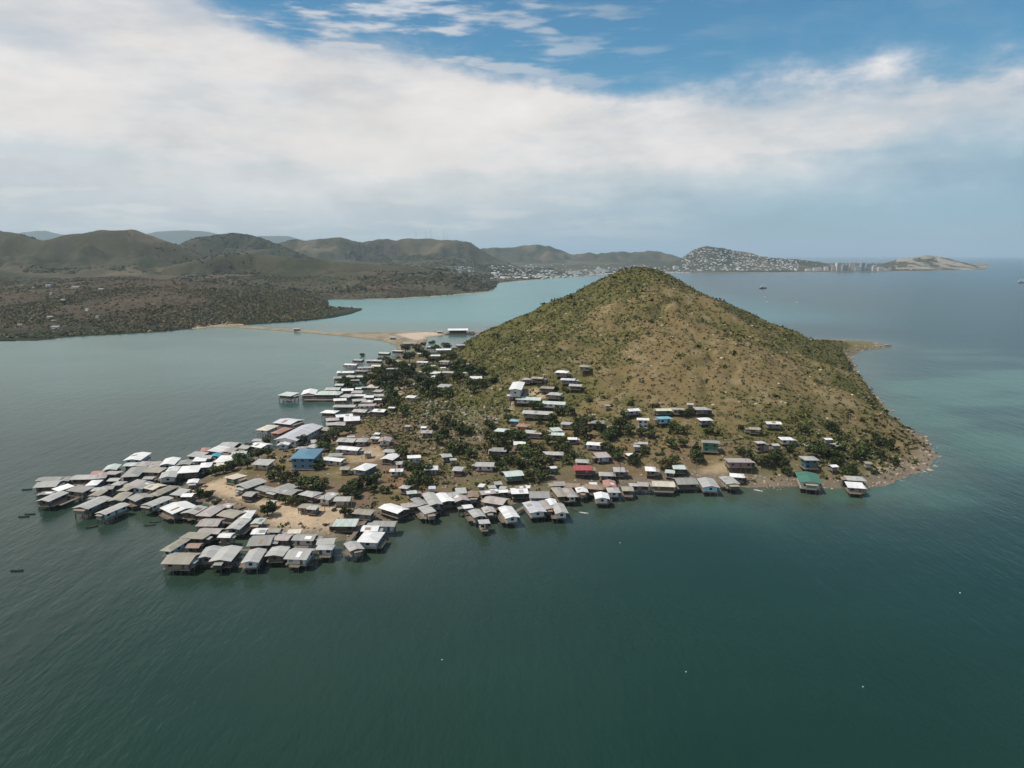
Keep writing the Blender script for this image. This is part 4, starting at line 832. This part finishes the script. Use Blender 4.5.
# ------------------------------------------------------------------ scrub, as stuff
M_scrub = colmat('scrub_leaf', (.4,), .25, .9)
def scatter(n, xr, yr, ok, size, per, name, cols, seed, hfun, clear=True, hgt_sc=.8, qs=.42):
    r = np.random.default_rng(seed); x = r.uniform(*xr, n); y = r.uniform(*yr, n); z = hfun(x, y)
    m_ = ok(x, y, z, r)
    if clear:
        for (fx, fy, rot, a, b_) in FOOT:
            dx_, dy_ = x - fx, y - fy; u_ = dx_ * math.cos(rot) + dy_ * math.sin(rot); v_ = -dx_ * math.sin(rot) + dy_ * math.cos(rot)
            m_ &= ~((np.abs(u_) < a + .8) & (np.abs(v_) < b_ + 1.5))
    x, y, z = x[m_], y[m_], z[m_]; k = len(x)
    s = size * r.uniform(.5, 1.5, k) ** 1.3
    off = r.normal(size=(k, per, 3)) * .42; off[..., 2] = np.abs(off[..., 2]) * hgt_sc
    cen = np.stack([x, y, z], -1)[:, None] + off * s[:, None, None]
    v, f = quads_from(cen.reshape(-1, 3), np.repeat(s * qs, per), seed=seed)
    ci = r.integers(0, len(cols), k); cc_ = np.array(cols)[ci] * r.uniform(.7, 1.3, (k, 1))
    cv = np.repeat(cc_, per * 4, axis=0)
    return link(name, np_mesh(name, v, f, False, cv), M_scrub)
gcol = lambda x, y: np.clip(.55 * gully(x, y) + (fbm(x, y, 70, 4, 41) - .47) * 3 + (fbm(x, y, 16, 4, 43) - .5) * 2.2 + .30 + .5 * sstep(60, 95, hgt(x, y)) + .75 * sstep(75, -20, x) + .45 * sstep(590, 640, y) + .45 * sstep(130, 210, x + (y - 450) * .2) - .45 * np.exp(-((x - 95) / 70) ** 2 - ((y - 450) / 70) ** 2), 0, 1)
G0 = [(.05,.058,.02),(.075,.08,.03),(.10,.085,.045),(.035,.042,.016),(.12,.09,.055)]
G1 = [(.095,.105,.036),(.12,.12,.042),(.07,.08,.028),(.14,.13,.052),(.16,.135,.06)]
o = scatter(85000, (-120, 440), (285, 760), lambda x, y, z, r: (z > 5) & (r.uniform(size=len(x)) < .22 + .78 * gcol(x, y)), .78, 6, 'hillside_scrub', G1, 3, hgt); tag(o, 'olive scrub and low bushes covering the island hill', 'scrub', kind='stuff')
o = scatter(26000, (-120, 440), (285, 720), lambda x, y, z, r: (z > 5) & (r.uniform(size=len(x)) > .6 * gcol(x, y)), .8, 5, 'dry_grass', [(.22,.165,.08),(.18,.135,.065),(.14,.11,.05),(.26,.20,.11)], 5, hgt, hgt_sc=.5); tag(o, 'dry straw coloured grass tufts on the island hill', 'grass', kind='stuff')
o = scatter(1000, (-60, 340), (300, 700), lambda x, y, z, r: (z > 9) & (r.uniform(size=len(x)) < .25 + .6 * gcol(x, y)), 1.7, 12, 'hill_bushes', [(.06,.072,.025),(.08,.088,.03),(.09,.095,.035)], 8, hgt, hgt_sc=1.1, qs=.34); tag(o, 'dark bushes dotted over the island hill', 'bushes', kind='stuff')
# village weeds
WOOD = [cast(*p)[:2] for p in [(488,440),(498,432),(530,436),(545,428),(575,420),(600,420),(615,428),(610,445),(585,458),(560,470),(548,480),(522,480),(500,470),(490,458)]]
o = scatter(1500, (-60, 110), (310, 470), lambda x, y, z, r: (sdist(WOOD, x, y) > -2) & (r.uniform(size=len(x)) < .25 + .75 * sstep(.45, .55, fbm(x, y, 22, 3, 39))), 1.9, 18, 'slope_thicket', [(.04,.05,.018),(.06,.072,.026),(.085,.09,.034)], 39, hgt, hgt_sc=1.1, qs=.3); tag(o, 'dark thicket filling the slope between houses below the school', 'thicket', kind='stuff')
o = scatter(1400, (-120, 10), (330, 800), lambda x, y, z, r: (z > 1.0) & (z < 14) & (y > 330) & (r.uniform(size=len(x)) < sstep(.46, .56, fbm(x, y, 40, 3, 36)) * (.35 + .65 * sstep(480, 560, y))), 2.1, 18, 'village_thicket', [(.05,.065,.023),(.075,.088,.032),(.10,.108,.04)], 19, hgt, hgt_sc=1.2, qs=.3); tag(o, 'dark thicket between the houses of the north neck', 'thicket', kind='stuff')
o = scatter(4200, (120, 330), (290, 560), lambda x, y, z, r: (z > 2.2) & (z < 16), 1.3, 9, 'eastern_weeds', G1, 29, hgt); tag(o, 'weeds and bushes on the low ground above the east point', 'weeds', kind='stuff')
o = scatter(26000, (-330, 240), (215, 800), lambda x, y, z, r: (z > 1.0) & (z < 14) & (r.uniform(size=len(x)) < sstep(.38, .58, fbm(x, y, 26, 3, 66))), 1.0, 8, 'village_weeds', G0, 9, hgt); tag(o, 'low weeds and bushes between the village houses', 'weeds', kind='stuff')
# canopy on the near mainland and dark mangrove edge
o = scatter(110000, (-1500, -150), (860, 2100), lambda x, y, z, r: (z > .9) & (x / y > -1.0) & (r.uniform(size=len(x)) < .12 + .85 * sstep(.42, .56, fbm(x, y, 130, 4, 25)) + .6 * sstep(60, 20, y - y2D(np.interp(colpx(x / y), sh[:, 0], sh[:, 1])))), 2.3, 10, 'mainland_woodland', [(.095,.105,.045),(.12,.11,.055),(.14,.115,.065),(.17,.13,.078),(.18,.14,.088),(.13,.12,.062)], 12, mh, False, .7, .34); tag(o, 'scrubby woodland covering the mainland shore and slopes', 'woodland', kind='stuff')
o = scatter(90000, (-2600, 300), (1700, 5200), lambda x, y, z, r: (z > 1.5) & (x / y > -.85) & (r.uniform(size=len(x)) < sstep(.45, .60, fbm(x, y, 300, 4, 15))), 4.6, 7, 'far_woodland', [(.060,.068,.034),(.08,.078,.040),(.10,.09,.05)], 14, mh, False, .35, .42); tag(o, 'patchy woodland on the hazy hills behind the bay', 'woodland', kind='stuff')
# rocks
def rocks(n, ok, xr, yr, size, name, col, seed, hfun=hgt):
    r = np.random.default_rng(seed); x = r.uniform(*xr, n); y = r.uniform(*yr, n); z = hfun(x, y); m_ = ok(x, y, z, r); x, y, z = x[m_], y[m_], z[m_]; k = len(x)
    base = np.array([(-1,-1,-.6),(1,-1,-.6),(1,1,-.6),(-1,1,-.6),(-.7,-.7,.6),(.7,-.7,.6),(.7,.7,.6),(-.7,.7,.6)])
    s = size * r.uniform(.35, 1.6, k) ** 1.5; a = r.uniform(0, 6.28, k)
    vv = base[None] * (1 + r.normal(size=(k, 8, 3)) * .22) * s[:, None, None] * np.array((1, .8, .7))
    c_, s_ = np.cos(a)[:, None], np.sin(a)[:, None]
    vv = np.stack([vv[..., 0]*c_ - vv[..., 1]*s_, vv[..., 0]*s_ + vv[..., 1]*c_, vv[..., 2]], -1) + np.stack([x, y, z], -1)[:, None]
    fq = np.array([(3,2,1,0),(4,5,6,7),(0,1,5,4),(1,2,6,5),(2,3,7,6),(3,0,4,7)])
    f = (np.arange(k) * 8)[:, None, None] + fq[None]
    cv = np.repeat(np.array(col)[None] * r.uniform(.5, 1.4, (k, 1)), 8, axis=0)
    return link(name, np_mesh(name, vv.reshape(-1, 3), f.reshape(-1, 4), False, cv), M_rock)
M_rock = colmat('stone', (1.0,), .2, .9)
def sd2(x, y): return sdist(isl, x, y)
o = rocks(9000, lambda x, y, z, r: (sd2(x, y) > -7) & (sd2(x, y) < 10) & (z < 6) & (z > -1.3), (170, 440), (300, 860), .8, 'shore_rocks', (.27,.22,.16), 21); tag(o, 'boulders and stones along the eastern shoreline', 'rocks', kind='stuff')
o = rocks(14000, lambda x, y, z, r: (sd2(x, y) > -3) & (sd2(x, y) < 9) & (z < 3), (-300, 210), (225, 330), .38, 'beach_stones', (.30,.24,.19), 22); tag(o, 'stones and driftwood litter along the southern beach', 'stones', kind='stuff')
o = rocks(900, lambda x, y, z, r: (z > 3) & (fbm(x, y, 22, 3, 88) > .52), (-55, 5), (350, 450), .55, 'field_rubble', (.25,.235,.20), 23); tag(o, 'pale rubble and litter strewn over the field west of the hill', 'rubble', kind='stuff')
o = rocks(7000, lambda x, y, z, r: (z > 1.5) & (z < 16), (-290, 240), (225, 520), .32, 'yard_litter', (.34,.29,.23), 24); tag(o, 'pale stones and litter on the bare ground between houses', 'litter', kind='stuff')
o = rocks(500, lambda x, y, z, r: (z > 10), (-20, 260), (340, 600), .6, 'hill_stones', (.38,.32,.22), 25); tag(o, 'pale rocks showing through the dry hill grass', 'stones', kind='stuff')
# breakwater at the tip of the spit
x0, y0 = on_plane(868, 348); x1, y1 = on_plane(893, 345.5)
bw = MB().box(-16, 16, -2.2, 2.2, -2, 1.5)
me = bw.me('breakwater', WALL['grey']); o = link('breakwater', me); o.location = ((x0 + x1) / 2, (y0 + y1) / 2, 0); o.rotation_euler = (0, 0, math.atan2(y1 - y0, x1 - x0)); tag(o, 'thin grey stone breakwater reaching out from the grassy spit', 'breakwater')
# surf
m_foam = simple('foam', (.45,.5,.48), .6)
r = np.random.default_rng(4); cen = []
for (px, py, k) in [(926,466,40),(921,473,26),(902,481,26),(934,460,16),(936,448,12),(775,489,10),(758,488,8),(712,489,8)]:
    X, Y_ = on_plane(px, py); cen.append(np.stack([X + r.normal(size=k) * 3.2, Y_ + r.normal(size=k) * 2.4, np.full(k, .05)], -1))
cen = np.concatenate(cen); a = r.uniform(.12, .45, len(cen)); b_ = r.uniform(.06, .2, len(cen))
v = np.stack([cen + np.stack([-a, -b_, a*0], -1), cen + np.stack([a, -b_*.6, a*0], -1), cen + np.stack([a*.8, b_, a*0], -1), cen + np.stack([-a*.7, b_*.8, a*0], -1)], 1).reshape(-1, 3)
v[:, 2] += np.repeat(np.arange(len(cen)) * .0006, 4)
o = link('surf_foam', np_mesh('surf_foam', v, np.arange(len(v)).reshape(-1, 4)), m_foam); tag(o, 'white foam breaking on the rocks at the east point', 'foam', kind='stuff')

# ------------------------------------------------------------------ boats
def hull_me(L_, W_, H_, mat, k=9):
    st = []; prof = 7
    for i in range(k):
        t = i / (k - 1) * 2 - 1; wd = W_ / 2 * (1 - abs(t) ** 2.6) + .03; sheer = .18 * H_ * t * t
        for j in range(prof):
            a = math.pi * j / (prof - 1); st.append((t * L_ / 2, -math.cos(a) * wd, H_ * .75 + sheer - math.sin(a) * H_ * .95))
    f = [(i*prof+j, i*prof+j+1, (i+1)*prof+j+1, (i+1)*prof+j) for i in range(k-1) for j in range(prof-1)]
    m_ = MB(); m_.v = st; m_.f = f
    me = m_.me('hull', mat); return me
M_boatdark = simple('boat_dark', (.06,.055,.05)); M_boatwhite = simple('boat_white', (.62,.62,.6), .4)
hull_d = hull_me(6.5, 1.15, .75, M_boatdark); hull_w = hull_me(6.5, 1.5, .8, M_boatwhite)
def solid(o):
    md = o.modifiers.new('thick', 'SOLIDIFY'); md.thickness = .05
for (px, py, rot, c_, lb) in [(24,517,10,'d','dark canoe drifting southwest of the west tip, nearest the picture edge'),(30,514.5,8,'d','slim dark canoe drifting just off the west tip houses'),(27,489.8,15,'d','dark canoe moored at the outermost house of the west tip'),
  (92,527.5,35,'d','dark canoe on open water below the west tip houses'),(155,522.5,14,'d','dark canoe in the inlet between west tip and south tip'),(150,525.5,14,'d','slim canoe lying lower in the inlet west of the blue walled house'),
  (583.5,513.5,-22,'w','white dinghy floating right of the central waterfront houses'),(573.7,510.2,-50,'d','grey dinghy close beside the pale central stilt house'),(628.4,497.6,-22,'w','white canoe off the waterfront row east of centre'),(648.4,493,6,'w','pale canoe moored under the cream roofed shore house'),
  (758,491,-40,'w','small pale dinghy on the eastern stony beach'),(17,571,5,'d','small dark boat alone on the open water at far left')]:
    X, Y_ = on_plane(px, py); o = empty('canoe', (float(X), float(Y_), 0), R(rot)); tag(o, lb, 'boat', 'small boats around the village'); o.scale = (.62, .62, .62)
    h_ = link('hull', hull_w if c_ == 'w' else hull_d, None, o); solid(h_)
    for a in (-1.6, 0, 1.6): MB().box(a - .14, a + .14, -.5, .5, .42, .47).build('thwart', M_wood, o)
    if c_ == 'w': MB().box(-3.4, -3.05, -.15, .15, .1, 1.0).build('outboard_motor', M_darkwood, o)
    else:
        og = MB().tube((-2, 1.9, .1), (2.2, 1.9, .15), .12, .09).build('outrigger', M_wood, o)
        MB().tube((-1, 0, .6), (-1, 1.9, .2), .05).tube((1, 0, .6), (1, 1.9, .2), .05).build('boom', M_wood, o)
def ship(px, py, Ln, lb, col, rot):
    X, Y_ = on_plane(px, py); o = empty('ship', (float(X), float(Y_), 0), R(rot)); tag(o, lb, 'ship')
    link('hull', hull_me(Ln, Ln * .26, Ln * .16, simple('ship_hull', col), 13), None, o)
    MB().box(-Ln*.46, Ln*.46, -Ln*.07, Ln*.07, Ln*.08, Ln*.11).build('deck', M_whitepaint, o)
    c_ = MB().box(-Ln*.32, -Ln*.02, -Ln*.06, Ln*.06, Ln*.11, Ln*.24).build('cabin', M_whitepaint, o)
    MB().box(-Ln*.26, -Ln*.06, -Ln*.07, Ln*.07, Ln*.17, Ln*.20).build('window', M_glass, c_)
    MB().tube((-Ln*.1, 0, Ln*.24), (-Ln*.1, 0, Ln*.5), Ln*.014).build('mast', M_whitepaint, o); MB().tube((Ln*.25, 0, Ln*.1), (Ln*.25, 0, Ln*.4), Ln*.012).build('mast', M_whitepaint, o)
ship(763, 288.5, 27, 'small reddish ship with masts anchored in the blue bay behind the hill', (.25,.07,.05), 20)
ship(1021, 283, 34, 'white and dark vessel cut by the right edge of the picture', (.45,.45,.45), 12)
for (px, py, lb) in [(765,297,'white buoy nearest below the anchored reddish ship'),(767,302,'white buoy farthest below the anchored reddish ship'),(797,302.5,'pale buoy to the right of the ship buoys')]:
    X, Y_ = on_plane(px, py); o = empty('buoy', (float(X), float(Y_), 0)); tag(o, lb, 'buoy', 'mooring buoys behind the hill')
    MB().tube((0,0,-.6),(0,0,1.2),1.3,1.1,10).build('float', M_whitepaint, o); MB().tube((0,0,1.2),(0,0,2.6),.12,.1).build('pole', M_whitepaint, o)
for (px, py, lb) in [(863,687,'tiny white float on the dark water at lower right'),(442,660,'tiny pale float on dark water at bottom centre'),(686,672,'tiny float on dark water right of bottom centre'),(620,253+290,'tiny pale float just south of the central waterfront'),(960,593,'tiny pale float near the right edge of the dark water')]:
    X, Y_ = on_plane(px, py); s = .13; mb = MB(); mb.tube((-s*1.4,0,.02),(-s*.5,0,.06),s*.4,s,8).tube((-s*.5,0,.06),(s*.6,.02,.06),s,s*.9,8).tube((s*.6,.02,.06),(s*1.5,0,.02),s*.9,s*.3,8)
    o = mb.build('fishing_float', M_whitepaint); o.location = (float(X), float(Y_), 0); tag(o, lb, 'float', 'floats on the open water')

# ------------------------------------------------------------------ far town
tb = []
tw = [simple('town_wall_a', (.56,.55,.52)), simple('town_wall_b', (.50,.45,.40)), simple('town_wall_c', (.36,.37,.38)), simple('town_wall_d', (.62,.55,.44))]
tr_ = [ROOF['light'], ROOF['grey'], ROOF['rust'], ROOF['tan']]
far_meshes = []
for i in range(6):
    a, b_, h_ = [(6,4,3.2),(8,5,4),(5,5,6),(10,5,5),(7,6,8),(12,5,3.5)][i]
    m_ = MB(); m_.box(-a, a, -b_, b_, -2, h_)
    k0 = len(m_.f); rz = h_ + b_ * .35
    m_.prism_x([(-b_-.6,h_+.01),(b_+.6,h_+.01),(0,rz)], -a-.6, a+.6)
    me = m_.me('town_house', tw[i % 4]); me.materials.append(tr_[i % 4])
    for p_ in me.polygons:
        if p_.index >= k0: p_.material_index = 1
    far_meshes.append(me)
regions = [ # px range, py range, count, label
 ((490,690),(261,279),120,'small pale house on the wooded slopes along the far bay shore','houses along the far bay shore'),
 ((395,480),(256,272),28,'small pale house below the mast ridge behind the bay','houses below the mast ridge'),
 ((682,800),(249,271),120,'small pale house on the steep town hill across the water','houses on the town hill'),
 ((800,985),(259,271),50,'small pale building along the low town waterfront','buildings along the town waterfront'),
 ((884,965),(257,270),30,'small pale building on the low rocky headland at the end of town','buildings on the end headland'),
 ((0,120),(286,334),14,'tiny white roofed hut among the mainland trees at far left','huts among mainland trees')]
r = random.Random(5); extra = []
for (xr, yr, cnt, lb, gp) in regions:
    made = 0; tries = 0
    while made < cnt * (4.5 if cnt >= 95 else 1) and tries < 9000:
        tries += 1; px, py = r.uniform(*xr), r.uniform(*yr)
        if 'bay' in lb and py < 264 + r.random() * 10: continue
        pt = mcast(px, py)
        if pt is None or (pt[1] < 2500 and xr[0] > 300): continue
        sc = r.uniform(.35, .95) * (.8 if xr[1] < 130 else 1)
        if made < cnt:
            o = link('town_house', r.choice(far_meshes)); o.location = pt; o.rotation_euler = (0, 0, r.uniform(-.7, .7)); o.scale = (sc, sc, sc); tag(o, lb, 'building', gp)
        else: extra.append((pt, sc, r.uniform(-.7, .7)))
        made += 1
v_, f_ = [], []
for (pt, sc, a) in extra:
    k = len(v_); ca, sa = math.cos(a), math.sin(a); hx, hy, hz_ = 7 * sc, 5 * sc, 4 * sc
    for (bx, by, bz_) in ((-1,-1,-.4),(1,-1,-.4),(1,1,-.4),(-1,1,-.4),(-1,-1,1),(1,-1,1),(1,1,1),(-1,1,1),(-1,0,1.5),(1,0,1.5)):
        X, Y_ = bx * hx, by * hy; v_.append((pt[0] + X*ca - Y_*sa, pt[1] + X*sa + Y_*ca, pt[2] + bz_ * hz_))
    f_ += [tuple(k+i for i in q_) for q_ in ((0,1,5,4),(2,3,7,6),(4,5,9,8),(6,7,8,9),(1,2,6,9,5),(3,0,4,8,7))]
if v_:
    me = bpy.data.meshes.new('far_houses'); me.from_pydata(v_, [], f_); me.materials.append(tw[0]); o = link('far_houses', me); tag(o, 'rest of the small pale houses scattered over the far town hills', 'houses', kind='stuff')
# town blocks: (px, base py, width px, height px)
TOW = [(815,271,4,4,0),(808,271,5,3,3),(886,271,5,3,0),(826,270.5,4,5,0),(833,271,3,7,1),(838,271,5,13,0),(844,271,6,8,2),(851,271,5,11,3),(857,271,6,6,0),(862,271,4,12,2),(868,271,5,10,2),(874,271,4,7,0),(847,271,2.5,14,1),(880,271,6,5,3),(819,270.5,5,4,1),(676,269,5,4,0),(600,272,9,4,0),(575,274,10,3,0),(540,277,8,3,3),(460,274,3,9,0)]
for i, (px, py, wpx, hpx, c_) in enumerate(TOW):
    pt = mcast(px, py)
    if pt is None: X, Y_ = on_plane(px, py); pt = (float(X), float(Y_), 2.0)
    s = pt[1] / F; wd, ht = wpx * s, min(hpx, 11) * s * .72
    o = empty('office_block' if hpx > 5 else 'warehouse', pt, r.uniform(-.2, .2))
    lb = f"{ORD[i]} from left among the pale town tower blocks"
    nm = ['white','tan','grey','sandy'][c_]
    if px == 460: lb = 'single tall white tower standing at the end of the bay headland'
    elif px < 700: lb = {676:'small white block behind the right shoulder of the island hill',600:'wide white warehouse on the far bay shore left of the hill top',575:'long low white warehouse at the middle of the far bay shore',540:'long low sandy warehouse at the left of the far bay shore'}[px]
    else:
        order = sorted([t for t in TOW if t[0] > 800]); lb = f"{nm} {'tower' if hpx > 9 else 'block'}, {ORD[order.index((px, py, wpx, hpx, c_))]} from left among town towers on the far waterfront"
    tag(o, lb, 'building', 'town blocks')
    wl = MB().box(-wd/2, wd/2, -wd*.35, wd*.35, -3, ht).build('wall', tw[c_], o)
    MB().box(-wd*.3, wd*.3, -wd*.2, wd*.2, ht + .01, ht + 3).build('roof', tw[2], o)
    if hpx > 5:
        nfl = max(3, int(ht / 7))
        for k in range(nfl): MB().box(-wd*.44, wd*.44, -wd*.35 - .3, wd*.35 + .3, ht * (k + .35) / nfl, ht * (k + .58) / nfl).build('window_band', M_glass, wl)
# masts on the ridge
for i, (px, ht) in enumerate([(416,26),(426,34),(431,38),(444,36),(447,28)]):
    best = None
    for py in np.arange(236, 250, .25):
        pt = mcast(px, py, 3000)
        if pt: best = pt; break
    if best is None: continue
    o = empty('radio_mast', best); tag(o, f"thin grey radio mast, {ORD[i]} from left on the far ridge", 'mast', 'radio masts on the far ridge')
    h_ = ht * 1.9
    for k in range(3): a = k * 2.094; MB().tube((math.cos(a)*2, math.sin(a)*2, -3), (math.cos(a)*.6, math.sin(a)*.6, h_), .4, .3, 4).build('leg', tw[2], o)
    br = MB()
    for z_ in np.linspace(4, h_ - 4, 8): br.box(-1.4, 1.4, -1.2, 1.2, z_, z_ + .6)
    br.build('bracing', tw[2], o)

scene.render.engine = 'CYCLES'
scene.cycles.max_bounces = 6; scene.cycles.volume_bounces = 1; scene.cycles.use_denoising = True
print('HOUSES', len(HOUSES), 'TREES', len(TR), 'OBJ', len(bpy.data.objects))
